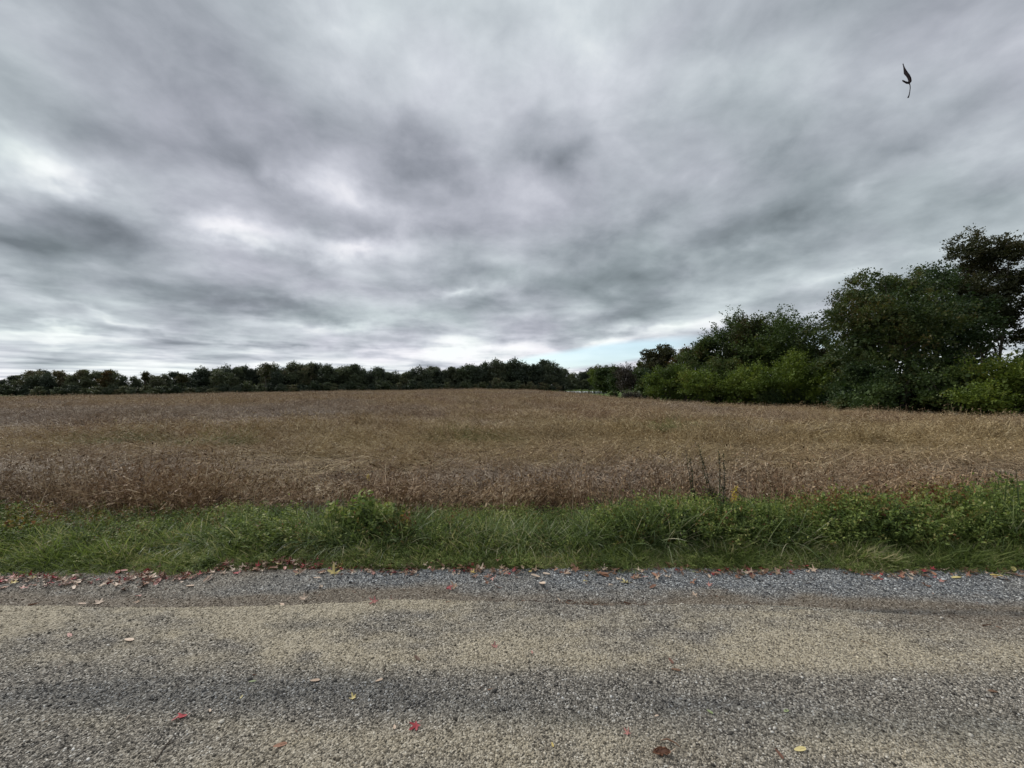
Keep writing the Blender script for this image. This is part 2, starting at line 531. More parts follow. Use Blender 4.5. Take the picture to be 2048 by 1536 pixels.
# ------------------------------------------------------------------ road
def road_fields(x, y):
    """tan, mud, blue-grey, dark amounts, and height"""
    px = CX + F * x / np.maximum(y, .5)
    w = (fbm(x * 1.1, y * 3, 4, 21) - .5)
    w2 = (fbm(x * 5, y * 9, 3, 33) - .5)
    edge = np.interp(x, [-8, -4.2, -3, -1.8, -.9, .1, .75, 1.2, 1.8, 2.3, 3.0, 4.2, 8], [2.93, 2.93, 2.90, 2.885, 2.98, 2.985, 2.93, 2.95, 2.92, 2.88, 2.8, 2.75, 2.72]) + w * .06 + w2 * .025
    band_w = .15
    band = np.interp(x, [-4, -2, -.7, .1, .8, 1.9, 2.8, 5], [2.08, 2.08, 2.05, 2.01, 1.99, 1.90, 1.83, 1.75]) + w * .22
    dark = np.exp(-((y - band) / .14) ** 2) * np.clip(.85 + w * 1.8 + w2, 0, 1)
    # damp organic dirt caught in the low lip of the road edge
    for (dx0, dx1, dy_, dw_) in ((.42, .95, edge + .012, .022), (-.2, .35, edge + .03, .02), (1.85, 2.45, 2.878 + 0 * x, .010), (1.95, 2.35, 2.850 + 0 * x, .006), (2.4, 4.5, 2.86 + 0 * x, .05)):
        dark = np.maximum(dark, 1.5 * np.exp(-((y - dy_ - w2 * .03) / dw_) ** 2) * smooth(dx0 - .15, dx0 + .1, x) * smooth(dx1 + .15, dx1 - .1, x) * np.clip(.7 + 2 * w2, 0, 1))
    fade_r = smooth(2.1, 3.3, x) * smooth(2.35, 2.6, y)
    tan = smooth(2.15, 2.36, y + w * .2) * smooth(edge + .012, edge - .012, y)
    tan = tan * np.clip(.80 + 2.5 * w + 1.6 * w2, 0, 1) * (1 - .75 * fade_r)
    tan = tan + .8 * smooth(2.0, 1.82, y + w * .3) * np.clip(.8 + 2.8 * w + w2, 0, 1) + smooth(1.75, 1.4, y) * .25
    lowspot = np.exp(-(((x - .35) / .5) ** 2 + ((y - 2.80) / .08) ** 2))
    tan = tan * (1 - .7 * lowspot)
    w3 = fbm(x * 3.1 + 7, y * 7, 4, 91) - .5
    sh = edge + .19 + w * .30 + w3 * .16 + .05 * smooth(1.8, 3.4, x)
    mud = smooth(edge - .01, edge + .02, y) * smooth(sh + .12, sh - .08, y)
    mud = np.clip(mud + .8 * fade_r * smooth(2.5, 2.75, y) * smooth(sh + .07, sh - .03, y), 0, 1)
    blue = smooth(sh - .08, sh + .10, y) * np.clip(.15 + .75 * smooth(-3.0, .6, x) + 1.6 * w, 0, 1)
    mud = np.clip(mud + .6 * smooth(3.34, 3.48, y + w3 * .1) + .7 * smooth(-1.5, -4, x) * smooth(sh - .05, sh + .1, y) * np.clip(.4 + 2 * w3, 0, 1), 0, 1)
    z = .024 * smooth(edge + .012, edge - .012, y) * (1 - fade_r) * (.4 + .6 * smooth(-.5, .3, np.abs(x + 3.6) - .3)) - .008 * mud + .012 * smooth(sh, sh + .3, y)
    z = z + (fbm(x * 14, y * 14, 3, 3) - .5) * .010 + (fbm(x * 1.2, y * 1.2, 2, 8) - .5) * .02
    return np.clip(tan, 0, 1), mud, blue, np.clip(dark, 0, 1.5), z


def roadmat(name, pebble=False):
    m, t, b = newmat(name)
    geo = nd(t, 'ShaderNodeNewGeometry')
    P = geo.outputs['Position']
    at = nd(t, 'ShaderNodeAttribute', attribute_name='zone')
    if pebble: at.attribute_type = 'INSTANCER'
    sp = nd(t, 'ShaderNodeSeparateColor')
    t.links.new(at.outputs['Color'], sp.inputs[0])
    at2 = nd(t, 'ShaderNodeAttribute', attribute_name='darkz')
    if pebble: at2.attribute_type = 'INSTANCER'
    if pebble:
        r = nd(t, 'ShaderNodeAttribute', attribute_name='tint', attribute_type='INSTANCER').outputs['Fac']
        bump = None
        fine = r
    else:
        vo = nd(t, 'ShaderNodeTexVoronoi')
        vo.inputs['Scale'].default_value = 125
        vo.inputs['Randomness'].default_value = 1
        t.links.new(P, vo.inputs['Vector'])
        sc = nd(t, 'ShaderNodeSeparateColor')
        t.links.new(vo.outputs['Color'], sc.inputs[0])
        r = sc.outputs[0]
        fine = r
        bump = vo.outputs['Distance']
    nb = noise(t, P, 5, 4, .6)
    grey = ramp(t, r, [(0, G(.03, .027, .024)), (.35, G(.115, .104, .09)), (.7, G(.30, .268, .225)), (.93, G(.52, .475, .40)), (1, G(.78, .75, .69))])
    tan = ramp(t, r, [(0, G(.06, .052, .04)), (.24, G(.22, .185, .132)), (.6, G(.46, .395, .28)), (1, G(.66, .585, .45))])
    mud = ramp(t, r, [(0, G(.04, .03, .02)), (.5, G(.15, .118, .088)), (.9, G(.32, .27, .21)), (1, G(.55, .5, .43))])
    blue = ramp(t, r, [(0, G(.03, .033, .037)), (.4, G(.115, .122, .130)), (.8, G(.29, .298, .305)), (1, G(.70, .71, .70))])
    c = mixc(t, sp.outputs[0], grey, tan)
    c = mixc(t, sp.outputs[1], c, mud)
    c = mixc(t, sp.outputs[2], c, blue)
    c = mixc(t, mth(t, 'MINIMUM', mth(t, 'MULTIPLY', at2.outputs['Fac'], .72), .95), c, mixc(t, 1.0, c, (.46, .52, .62), 'MULTIPLY'))
    if not pebble:
        c = mixc(t, .25, c, ramp(t, nb.outputs[0], [(.3, G(.08, .07, .055)), (.7, G(.32, .29, .235))]))
    t.links.new(c, b.inputs['Base Color'])
    b.inputs['Roughness'].default_value = .85
    b.inputs['Specular IOR Level'].default_value = .25
    if bump is not None:
        bp = nd(t, 'ShaderNodeBump')
        bp.inputs['Strength'].default_value = .9
        bp.inputs['Distance'].default_value = .006
        bp.invert = True
        t.links.new(bump, bp.inputs['Height'])
        t.links.new(bp.outputs[0], b.inputs['Normal'])
    return m


xs = np.concatenate([[-600, -200, -60, -25, -12], np.arange(-7.5, 7.51, .035), [12, 25, 60, 200, 600]])
ys = np.concatenate([[-3.2, -1.5, 0], np.arange(.6, 1.4, .1), np.arange(1.4, 3.66, .014)])
V, Q = grid(xs, ys, lambda x, y: road_fields(x, y)[4] * (y > .5) - .03 * smooth(3.5, 3.66, y))
me = gmesh('gravel_road', V, [Q], roadmat('road_surface'), True)
ta, mu, bl, dk, _ = road_fields(V[:, 0], V[:, 1])
a = me.color_attributes.new('zone', 'FLOAT_COLOR', 'POINT')
a.data.foreach_set('color', np.stack([ta, mu, bl, np.ones_like(ta)], 1).astype(np.float32).ravel())
a = me.attributes.new('darkz', 'FLOAT', 'POINT')
a.data.foreach_set('value', dk.astype(np.float32))
tag(obj('gravel_road', me), kind='structure')


# ------------------------------------------------------------------ scattering by geometry nodes
def scatter(name, pts, rot, scl, masters, idx, attrs=None, label=None, cat=None):
    me = bpy.data.meshes.new(name)
    me.vertices.add(len(pts))
    me.vertices.foreach_set('co', np.asarray(pts, np.float32).ravel())
    a = me.attributes.new('rot', 'FLOAT_VECTOR', 'POINT'); a.data.foreach_set('vector', np.asarray(rot, np.float32).ravel())
    a = me.attributes.new('scl', 'FLOAT_VECTOR', 'POINT'); a.data.foreach_set('vector', np.asarray(scl, np.float32).ravel())
    a = me.attributes.new('idx', 'INT', 'POINT'); a.data.foreach_set('value', np.asarray(idx, np.int32))
    for k, (ty, vals) in (attrs or {}).items():
        a = me.attributes.new(k, ty, 'POINT')
        a.data.foreach_set('color' if 'COLOR' in ty else 'value', np.asarray(vals, np.float32).ravel())
    coll = bpy.data.collections.new(name + '_pieces')
    for k, mm in enumerate(masters):
        coll.objects.link(bpy.data.objects.new('%s_piece_%02d' % (name, k), mm))
    o = obj(name, me)
    ng = bpy.data.node_groups.new(name + '_scatter', 'GeometryNodeTree')
    ng.interface.new_socket('Geometry', in_out='INPUT', socket_type='NodeSocketGeometry')
    ng.interface.new_socket('Geometry', in_out='OUTPUT', socket_type='NodeSocketGeometry')
    gi = ng.nodes.new('NodeGroupInput'); go = ng.nodes.new('NodeGroupOutput')
    ip = ng.nodes.new('GeometryNodeInstanceOnPoints')
    ci = ng.nodes.new('GeometryNodeCollectionInfo')
    ci.inputs['Collection'].default_value = coll
    ci.inputs['Separate Children'].default_value = True
    ci.inputs['Reset Children'].default_value = True

    def na(nm, ty):
        n = ng.nodes.new('GeometryNodeInputNamedAttribute'); n.data_type = ty; n.inputs['Name'].default_value = nm
        return n.outputs['Attribute']
    ng.links.new(gi.outputs[0], ip.inputs['Points'])
    ng.links.new(ci.outputs[0], ip.inputs['Instance'])
    ip.inputs['Pick Instance'].default_value = True
    ng.links.new(na('idx', 'INT'), ip.inputs['Instance Index'])
    er = ng.nodes.new('FunctionNodeEulerToRotation')
    ng.links.new(na('rot', 'FLOAT_VECTOR'), er.inputs[0])
    ng.links.new(er.outputs[0], ip.inputs['Rotation'])
    ng.links.new(na('scl', 'FLOAT_VECTOR'), ip.inputs['Scale'])
    ng.links.new(ip.outputs[0], go.inputs[0])
    md = o.modifiers.new('scatter', 'NODES'); md.node_group = ng
    return tag(o, label, cat, kind='stuff')


rng = np.random.default_rng(7)

# ------------------------------------------------------------------ grit and loose stones on the road
PM = roadmat('stone', True)
stones = []
for k in range(5):
    ico_t = (1 + 5 ** .5) / 2
    Vv = np.array([(-1, ico_t, 0), (1, ico_t, 0), (-1, -ico_t, 0), (1, -ico_t, 0), (0, -1, ico_t), (0, 1, ico_t), (0, -1, -ico_t), (0, 1, -ico_t), (ico_t, 0, -1), (ico_t, 0, 1), (-ico_t, 0, -1), (-ico_t, 0, 1)]) / 1.9
    Fi = [(0, 11, 5), (0, 5, 1), (0, 1, 7), (0, 7, 10), (0, 10, 11), (1, 5, 9), (5, 11, 4), (11, 10, 2), (10, 7, 6), (7, 1, 8), (3, 9, 4), (3, 4, 2), (3, 2, 6), (3, 6, 8), (3, 8, 9), (4, 9, 5), (2, 4, 11), (6, 2, 10), (8, 6, 7), (9, 8, 1)]
    Vv = Vv * (1 + rng.uniform(-.28, .28, (12, 1))) * np.array([1.2, .85, .62])
    stones.append(gmesh('stone', Vv, [Fi], PM))
N = 260000
yy = 1.3 + (3.6 - 1.3) * rng.random(N) ** .9
xx = rng.uniform(-1, 1, N) * np.maximum(yy * 1.5, 2.4)
ta, mu, bl, dk, zz = road_fields(xx, yy)
keep = rng.random(N) < np.clip(.80 - .50 * ta - .35 * mu + .1 * bl, .15, 1) * smooth(3.66, 3.5, yy + .1 * (fbm(xx * 2, yy * 2, 2, 4) - .5))
xx, yy, ta, mu, bl, dk, zz = [q[keep] for q in (xx, yy, ta, mu, bl, dk, zz)]
N = len(xx)
sz = .0029 * np.exp(rng.normal(0, .40, N)) * (1 + .3 * bl)
big = rng.random(N) < .003
sz[big] *= 2.0
zz = zz - .03 * smooth(3.5, 3.66, yy)
scatter('loose_gravel', np.stack([xx, yy, zz + sz * .15], 1), np.stack([rng.uniform(-.4, .4, N), rng.uniform(-.4, .4, N), rng.uniform(0, 6.28, N)], 1),
        np.stack([sz, sz, sz], 1), stones, rng.integers(0, 5, N),
        {'zone': ('FLOAT_COLOR', np.stack([ta, mu, bl, np.ones(N)], 1)), 'darkz': ('FLOAT', dk), 'tint': ('FLOAT', rng.random(N))},
        'fine grey and tan gravel spread over the road and its shoulder', 'gravel')


# ------------------------------------------------------------------ plant part builders
def ribbons(P0, D, L, W0, droop, seg=4, rg=rng, side=None, kink=0.0):
    """n ribbons of seg segments from P0 along D with length L, base width W0, bending down by droop"""
    n = len(P0)
    D = D / np.linalg.norm(D, axis=1, keepdims=True)
    if side is None:
        side = np.cross(D, rg.normal(0, 1, (n, 3)))
        side /= np.linalg.norm(side, axis=1, keepdims=True) + 1e-9
    p = P0.copy(); d = D.copy()
    rows = []
    for i in range(seg + 1):
        w = W0 * (1 - (i / seg) ** 1.6 * .9)
        rows.append(np.stack([p - side * w[:, None] / 2, p + side * w[:, None] / 2], 1))
        if kink:
            d = d + rg.normal(0, kink, (n, 3))
        d = d + np.array([0, 0, -1.0]) * (droop[:, None] / seg)
        d /= np.linalg.norm(d, axis=1, keepdims=True)
        p = p + d * (L / seg)[:, None]
    Vv = np.stack(rows, 1).reshape(-1, 3)
    k = (seg + 1) * 2
    b = (np.arange(n) * k)[:, None] + (np.arange(seg) * 2)[None, :]
    b = b.ravel()
    return Vv, np.stack([b, b + 1, b + 3, b + 2], 1)


def leaves(P, D, L, Wd, rg=rng, up=None):
    """rhombic leaves starting at P along D"""
    n = len(P)
    D = D / (np.linalg.norm(D, axis=1, keepdims=True) + 1e-9)
    S = np.cross(D, rg.normal(0, 1, (n, 3)) if up is None else up)
    S /= np.linalg.norm(S, axis=1, keepdims=True) + 1e-9
    L = L[:, None]; Wd = Wd[:, None]
    Nn = np.cross(S, D)
    Vv = np.stack([P, P + D * L * .45 + S * Wd * .5 + Nn * L * .06, P + D * L, P + D * L * .45 - S * Wd * .5 + Nn * L * .06], 1).reshape(-1, 3)
    b = np.arange(n) * 4
    return Vv, np.stack([b, b + 1, b + 2, b + 3], 1)


def tube(path, rad, k=5):
    path = np.asarray(path, float)
    n = len(path)
    d = np.gradient(path, axis=0)
    d /= np.linalg.norm(d, axis=1, keepdims=True) + 1e-9
    ref = np.array([.31, .93, .12])
    u = np.cross(d, ref); u /= np.linalg.norm(u, axis=1, keepdims=True) + 1e-9
    v_ = np.cross(d, u)
    an = np.arange(k) / k * 2 * np.pi
    rad = np.broadcast_to(rad, (n,))
    Vv = path[:, None, :] + rad[:, None, None] * (np.cos(an)[None, :, None] * u[:, None, :] + np.sin(an)[None, :, None] * v_[:, None, :])
    i = np.arange(n - 1)[:, None] * k
    j = np.arange(k)[None, :]
    Qq = np.stack([i + j, i + (j + 1) % k, i + k + (j + 1) % k, i + k + j], -1).reshape(-1, 4)
    return Vv.reshape(-1, 3), Qq


def join(parts):
    Vs, Qs, o = [], [], 0
    for Vv, Qq in parts:
        Vs.append(Vv); Qs.append(np.asarray(Qq) + o); o += len(Vv)
    return np.concatenate(Vs), np.concatenate(Qs)


def rnd_dir(n, rg, zmin=-1):
    z = rg.uniform(zmin, 1, n); a = rg.uniform(0, 2 * np.pi, n); r = np.sqrt(1 - z * z)
    return np.stack([r * np.cos(a), r * np.sin(a), z], 1)


# ------------------------------------------------------------------ dead soybean crop
def soy_mesh(seed, ns, wid, pods, h=.55, spread=.3, seg=4, lodge=1.0):
    rg = np.random.default_rng(seed)
    P0 = np.stack([rg.uniform(-spread, spread, ns), rg.uniform(-spread, spread, ns), np.zeros(ns)], 1)
    lean = 0.0
    D = np.stack([np.cos(lean) * .75 * lodge + rg.normal(0, .38 * lodge, ns), np.sin(lean) * .35 * lodge + rg.normal(0, .45 * lodge, ns), np.ones(ns)], 1)
    Ls = rg.uniform(.75, 1.25, ns) * h
    a = ribbons(P0, D, Ls, np.full(ns, wid), rg.uniform(.0, 1.1 * lodge, ns), seg, rg, kink=.16)
    rows = a[0].reshape(ns, seg + 1, 2, 3).mean(2)
    # side branches and drooping pods hanging off the stems
    nb = ns * 3
    si = rg.integers(0, ns, nb); ti = rg.integers(1, seg + 1, nb)
    Pb = rows[si, ti] + rg.normal(0, .01, (nb, 3))
    b = ribbons(Pb, rnd_dir(nb, rg, -.1), rg.uniform(.08, .24, nb) * h / .55, np.full(nb, wid * .75), rg.uniform(.2, 1.3, nb), 2, rg, kink=.2)
    si = rg.integers(0, ns, pods); ti = rg.integers(1, seg + 1, pods)
    Pp = rows[si, ti] + rg.normal(0, .035, (pods, 3))
    dd = rnd_dir(pods, rg, -1); dd[:, 2] -= .5
    c = leaves(Pp, dd, rg.uniform(.03, .055, pods) * (1 + wid * 18), np.full(pods, .010 + wid * .9), rg)
    Vv, Qq = join([a, b, c])
    Vv[:, 2] = np.maximum(Vv[:, 2], .01)
    return gmesh('soybean_plant', Vv, [Qq], M['soy'])


def soy_field(name, y0, y1, dens, masters, sc, label, seed, side=1.35):
    rg = np.random.default_rng(seed)
    n = int(dens * (y1 - y0) * 2 * side * y1 + 200)
    x = rg.uniform(-side * y1 - 1, side * y1 + 1, n); y = rg.uniform(y0, y1, n)
    k = (np.abs(x) < side * y + 1.0) & (x < crop_edge(y) + rg.normal(0, .25, n)) & (y > 4.72 + .35 * (fbm(x * .9, x * 0 + 1, 3, 2) - .5))
    x, y = x[k], y[k]
    n = len(x)
    lod = fbm(x * .35, y * .9, 3, 71)
    hgt = .45 + .95 * lod + rg.normal(0, .10, n)
    hgt *= 1 + .06 * np.exp(-((y - 5.0) / .35) ** 2)
    hol = smooth(.60, .70, fbm(x * .22, y * .75, 3, 123))
    hgt *= 1 - .6 * hol
    row = smooth(.56, .66, fbm(x * .10 + 3, y * 1.1, 3, 323)) * (y > 5.6)
    hgt *= 1 - .45 * row
    s = sc * rg.uniform(.85, 1.15, n)
    m = len(masters)
    flat = (lod < .60 + .12 * smooth(5, 6.5, y)) & (y > 5.1 + rg.normal(0, .2, n))
    idx = np.where(flat, rg.integers(0, m // 2, n), rg.integers(m // 2, m, n))
    rz = 14 * fbm(x * .3, y * .45, 2, 55) + rg.normal(0, .55, n)
    return scatter(name, np.stack([x, y, gz(x, y)], 1), np.stack([np.zeros(n), np.zeros(n), rz], 1),
                   np.stack([s, s, s * hgt / sc * (1 if sc < 1.3 else 1)], 1), masters, idx, None, label, 'crop')


near = [soy_mesh(10 + k, 24, .0085, 70, h=.7, lodge=2.6) for k in range(4)] + [soy_mesh(20 + k, 24, .0075, 110, lodge=.9) for k in range(4)]
midm = [soy_mesh(30 + k, 22, .012, 60, h=.7, lodge=2.5, seg=3) for k in range(3)] + [soy_mesh(40 + k, 22, .011, 60, lodge=.9, seg=3) for k in range(3)]
farm = [soy_mesh(50 + k, 40, .024, 60, spread=.7, lodge=1.4, seg=2) for k in range(2)] + [soy_mesh(60 + k, 40, .024, 60, spread=.7, lodge=.8, seg=2) for k in range(2)]
soy_field('soybean_crop', 4.5, 13, 11.5, near, 1.0, 'tangle of dead brown soybean plants nearest the grass verge', 1)
soy_field('soybean_crop', 12, 34, 9, midm, 1.05, 'middle stretch of the dead brown soybean field', 2)
soy_field('soybean_crop', 32, 106, 2.3, farm, 1.1, 'far stretch of the dead soybean field up to its crest', 3)


# ------------------------------------------------------------------ verge: short grass, tall grass, weeds
def tuft(seed, n, h, wd, spread, lean, droop, mat, seg=3):
    rg = np.random.default_rng(seed)
    r = spread * np.sqrt(rg.random(n)); a = rg.uniform(0, 6.28, n)
    P0 = np.stack([r * np.cos(a), r * np.sin(a), np.zeros(n) - .005], 1)
    D = np.stack([np.cos(a) * lean + rg.normal(0, lean * .6, n), np.sin(a) * lean + rg.normal(0, lean * .6, n), np.ones(n)], 1)
    Vv, Qq = ribbons(P0, D, rg.uniform(.55, 1.2, n) * h, rg.uniform(.7, 1.2, n) * wd, rg.uniform(.1, 1, n) * droop, seg, rg)
    Vv[:, 2] = np.maximum(Vv[:, 2], 0)
    return gmesh('grass_tuft', Vv, [Qq], mat)


VH_PX = [-300, 0, 100, 250, 400, 500, 600, 660, 720, 790, 850, 900, 1000, 1100, 1200, 1300, 1370, 1450, 1550, 1650, 1750, 1850, 1950, 2048, 2300]
VH_PY = [1045, 1042, 1045, 1052, 1042, 1028, 1020, 1012, 1008, 1018, 1022, 1026, 1034, 1036, 1016, 996, 992, 1002, 996, 996, 990, 990, 980, 972, 972]


def verge_h(x, y):
    px = CX + F * x / y
    py = np.interp(px, VH_PX, VH_PY)
    return np.clip(EYE - (py - HOR) * y / F, .22, .75)


def verge_edge(x):
    """where the grass meets the gravel"""
    x = np.asarray(x, float)
    return np.interp(x, [-6, -4.3, -2.5, -.5, 2.5, 4.4, 6], [3.34, 3.36, 3.47, 3.52, 3.51, 3.43, 3.40]) + .24 * (fbm(x * 1.3, x * 0 + 3, 3, 6) - .5) + .13 * (fbm(x * 6, x * 0 + 9, 3, 16) - .5)


tufts = [tuft(k, 12, .11, .0075, .05, .8, 1.6, M['grass']) for k in range(5)]
n = 24000
x = rng.uniform(-6.4, 6.4, n); y = 3.25 + rng.random(n) ** 1.1 * 1.2
e = verge_edge(x)
k = (y > e + .0) & (rng.random(n) < np.clip(.16 * smooth(e - .28, e, y) + smooth(e, e + .14, y), 0, 1) * np.clip(.45 + 1.2 * fbm(x * 4, y * 4, 2, 67), 0, 1))
x, y, e = x[k], y[k], e[k]; n = len(x)
sc = (.45 + .8 * smooth(e, e + .40, y)) * rng.uniform(.6, 1.4, n) * (.45 + 1.1 * fbm(x * 3, y * 3, 2, 66))
scatter('short_grass', np.stack([x, y, np.maximum(land(x, y), road_fields(x, y)[4] - .03 * smooth(3.5, 3.66, y)) - .004], 1), np.stack([np.zeros(n), np.zeros(n), rng.uniform(0, 6.28, n)], 1), np.stack([sc, sc, sc], 1), tufts, rng.integers(0, 5, n),
        None, 'short green grass growing along the edge of the gravel', 'grass')

talls = [tuft(100 + k, 26, .52, .011, .07, .5, 2.3, M['blade'], 7) for k in range(5)] + [tuft(120 + k, 18, .42, .010, .10, .8, 3.0, M['blade'], 7) for k in range(3)]
n = 2200
x = rng.uniform(-6.6, 6.6, n); y = 3.90 + .65 * rng.random(n) ** 1.5
k = rng.random(n) < np.clip((fbm(x * 1.3, y * 1.6, 3, 41) - .42) * 4.5, .03, 1)
x, y = x[k], y[k]; n = len(x)
hh = verge_h(x, y) * rng.uniform(.65, 1.08, n) * np.interp(y, [3.84, 4.1, 4.5], [.7, 1, .95]) / .44
scatter('tall_grass', np.stack([x, y, gz(x, y)], 1), np.stack([np.zeros(n), np.zeros(n), rng.uniform(0, 6.28, n)], 1), np.stack([hh * .5 + .45, hh * .5 + .45, hh], 1), talls, rng.integers(0, 8, n),
        None, 'tall arching green grass between the short grass and the crop', 'grass')


def weed_mesh(seed, nst, nl, h, r, ll, mat, w=.55):
    rg = np.random.default_rng(seed)
    P0 = np.stack([rg.uniform(-r, r, nst) * .5, rg.uniform(-r, r, nst) * .5, np.zeros(nst)], 1)
    D = np.stack([P0[:, 0] / r * 1.1 + rg.normal(0, .25, nst), P0[:, 1] / r * 1.1 + rg.normal(0, .25, nst), np.ones(nst)], 1)
    seg = 5
    st = ribbons(P0, D, rg.uniform(.6, 1.1, nst) * h, np.full(nst, .004), rg.uniform(0, .7, nst), seg, rg, kink=.1)
    rows = st[0].reshape(nst, seg + 1, 2, 3).mean(2)
    si = rg.integers(0, nst, nl); tf = rg.random(nl) ** .8 * seg * .999; ti = tf.astype(int); fr = (tf - ti)[:, None]
    P = rows[si, ti] * (1 - fr) + rows[si, np.minimum(ti + 1, seg)] * fr
    Dl = rnd_dir(nl, rg, -.25); up = np.array([0, 0, 1.0]) + rg.normal(0, .45, (nl, 3))
    L = rg.uniform(.6, 1.2, nl) * ll
    le = leaves(P + Dl * .012, Dl, L, L * w, rg, up)
    Vv, Qq = join([st, le])
    Vv[:, 2] = np.maximum(Vv[:, 2], 0)
    return gmesh('weed', Vv, [Qq], mat)


weeds = [weed_mesh(200 + k, 14, 330, .36, .16, .020 + .004 * k, M['weed'], .42 + .06 * k) for k in range(4)] + [weed_mesh(210 + k, 12, 240, .34, .16, .028, M['weedred']) for k in range(2)]
n = 3000
x = rng.uniform(-6.6, 6.6, n); y = rng.uniform(3.90, 4.75, n)
k = rng.random(n) < np.clip((.66 - fbm(x * 1.3, y * 1.6, 3, 41)) * 4, .2, 1)
x, y = x[k], y[k]; n = len(x)
hh = verge_h(x, y) * rng.uniform(.6, 1.05, n) * (.7 + .65 * fbm(x * 1.7, y * 2, 3, 97)) * np.interp(y, [3.90, 4.15, 4.7], [.55, 1, 1]) / .33
px = CX + F * x / y
red = (((px > 1600) & (px < 1900)) | (px < 260) & (px > 20)) & (y > 4.18) & (rng.random(n) < .85) | (rng.random(n) < .10)
idx = np.where(red, rng.integers(4, 6, n), rng.integers(0, 4, n))
scatter('weeds', np.stack([x, y, gz(x, y)], 1), np.stack([np.zeros(n), np.zeros(n), rng.uniform(0, 6.28, n)], 1), np.stack([hh * .4 + .6, hh * .4 + .6, hh], 1), weeds, idx,
        None, 'leafy green weeds and vines tangled along the verge in front of the crop', 'weeds')


# ------------------------------------------------------------------ trees and bushes
def crown_pts(rg, ncl, R_, H, z0, lump, inner, shape):
    d = rnd_dir(ncl, rg)
    k = np.array([[2.1, 1.3, .7], [-1.1, 2.4, 1.9], [.6, -1.9, 2.8], [3.3, -.4, -2.6]]) * 1.25
    ph = rg.uniform(0, 6.28, 4)
    lm = 1 + lump * np.sum([np.sin(d @ k[i] * 1.6 + ph[i]) for i in range(4)], 0) / 2.2
    r = (inner + (1 - inner) * rg.random(ncl) ** .6) * lm
    p = d * r[:, None]
    if shape == 'dome':        # flat bottom
        p[:, 2] = np.where(p[:, 2] < 0, p[:, 2] * .75, p[:, 2])
    if shape == 'vase':
        f = .55 + .45 * np.clip((p[:, 2] + 1) / 1.4, 0, 1); p[:, 0] *= f; p[:, 1] *= f
    if shape == 'bush':
        p[:, 2] = np.where(p[:, 2] < 0, p[:, 2] * 1.0, p[:, 2]); f = .82 + .18 * np.clip(-p[:, 2] + .5, 0, 1); p[:, 0] *= f; p[:, 1] *= f
    P = p * np.array([R_, R_, H / 2]) + np.array([0, 0, z0 + H / 2])
    return P, d


def make_crown(seed, R_, H, z0, ncl, nl, csize, ll, mat, lump=.28, inner=.35, shape='dome', spiky=.0, gap=.0, flat=.55, core=1.0):
    """lobes spread over the crown, sprays of leaves over each lobe, and a darkness of larger leaves within"""
    rg = np.random.default_rng(seed)
    nlobe = int(np.clip(ncl / 24, 16 if gap > 0 else 10, 44))
    LC, ld = crown_pts(rg, nlobe, R_ * .74, H * .78, z0 + H * .11, lump, .55, shape)
    if gap > 0:
        keep = rg.random(nlobe) > gap * .3
        LC, ld = LC[keep], ld[keep]
    nlobe = len(LC)
    lr = min(R_, H * .5) * rg.uniform(.27, .44, nlobe) * (1 - .35 * gap)
    i = rg.integers(0, nlobe, ncl)
    dd = rnd_dir(ncl, rg, -.55)
    P = LC[i] + dd * (lr[i] * (.65 + .45 * rg.random(ncl)))[:, None] * np.array([1, 1, .8])
    k = P[:, 2] > .12
    P, dd, i = P[k], dd[k], i[k]
    ncl = len(P)
    cen = np.array([0, 0, z0 + H * .3])
    out = P - cen; out /= np.linalg.norm(out, axis=1, keepdims=True) + 1e-9
    out = out * .6 + dd * .7
    out[:, 2] += .2
    cs = csize * rg.uniform(.55, 1.3, ncl)
    i = np.repeat(np.arange(ncl), nl)
    n = len(i)
    tt = rg.uniform(-.6, 1.0, n)
    off = rg.normal(0, .34, (n, 3)) * cs[i][:, None] * np.array([1, 1, flat])
    ax = out + rg.normal(0, .3, out.shape)
    ax /= np.linalg.norm(ax, axis=1, keepdims=True)
    off = off * (1 - .6 * spiky * np.clip(tt, 0, 1))[:, None] + ax[i] * (tt * cs[i] * (.4 + 1.1 * spiky))[:, None]
    D = ax[i] * .8 + rnd_dir(n, rg) * .9
    L = ll * rg.uniform(.6, 1.3, n)
    up = np.array([0, 0, 1.0]) + rg.normal(0, .55, (n, 3))
    V1, Q1 = leaves(P[i] + off, D, L, L * .7, rg, up)
    parts = [(V1, Q1)]
    nc = int(nlobe * 34 * core * (1 - .8 * gap))
    if nc:
        j = rg.integers(0, nlobe, nc)
        Pc = LC[j] * np.array([.9, .9, 1]) + np.clip(rg.normal(0, .4, (nc, 3)), -.6, .6) * lr[j][:, None]
        Lc = ll * rg.uniform(1.2, 2.0, nc)
        parts.append(leaves(Pc, rnd_dir(nc, rg), Lc, Lc * .75, rg))
        if gap < .3:
            nk = int(nc * .8)
            Pc = np.clip(rg.normal(0, .36, (nk, 3)), -.7, .7) * np.array([R_ * .8, R_ * .8, H * .42]) + np.array([0, 0, z0 + H * .47])
            Lc = ll * rg.uniform(1.4, 2.4, nk)
            parts.append(leaves(Pc, rnd_dir(nk, rg), Lc, Lc * .8, rg))
    Vv, Qq = join(parts)
    Vv[:, 2] = np.maximum(Vv[:, 2], .02)
    return gmesh('crown', Vv, [Qq], mat), P


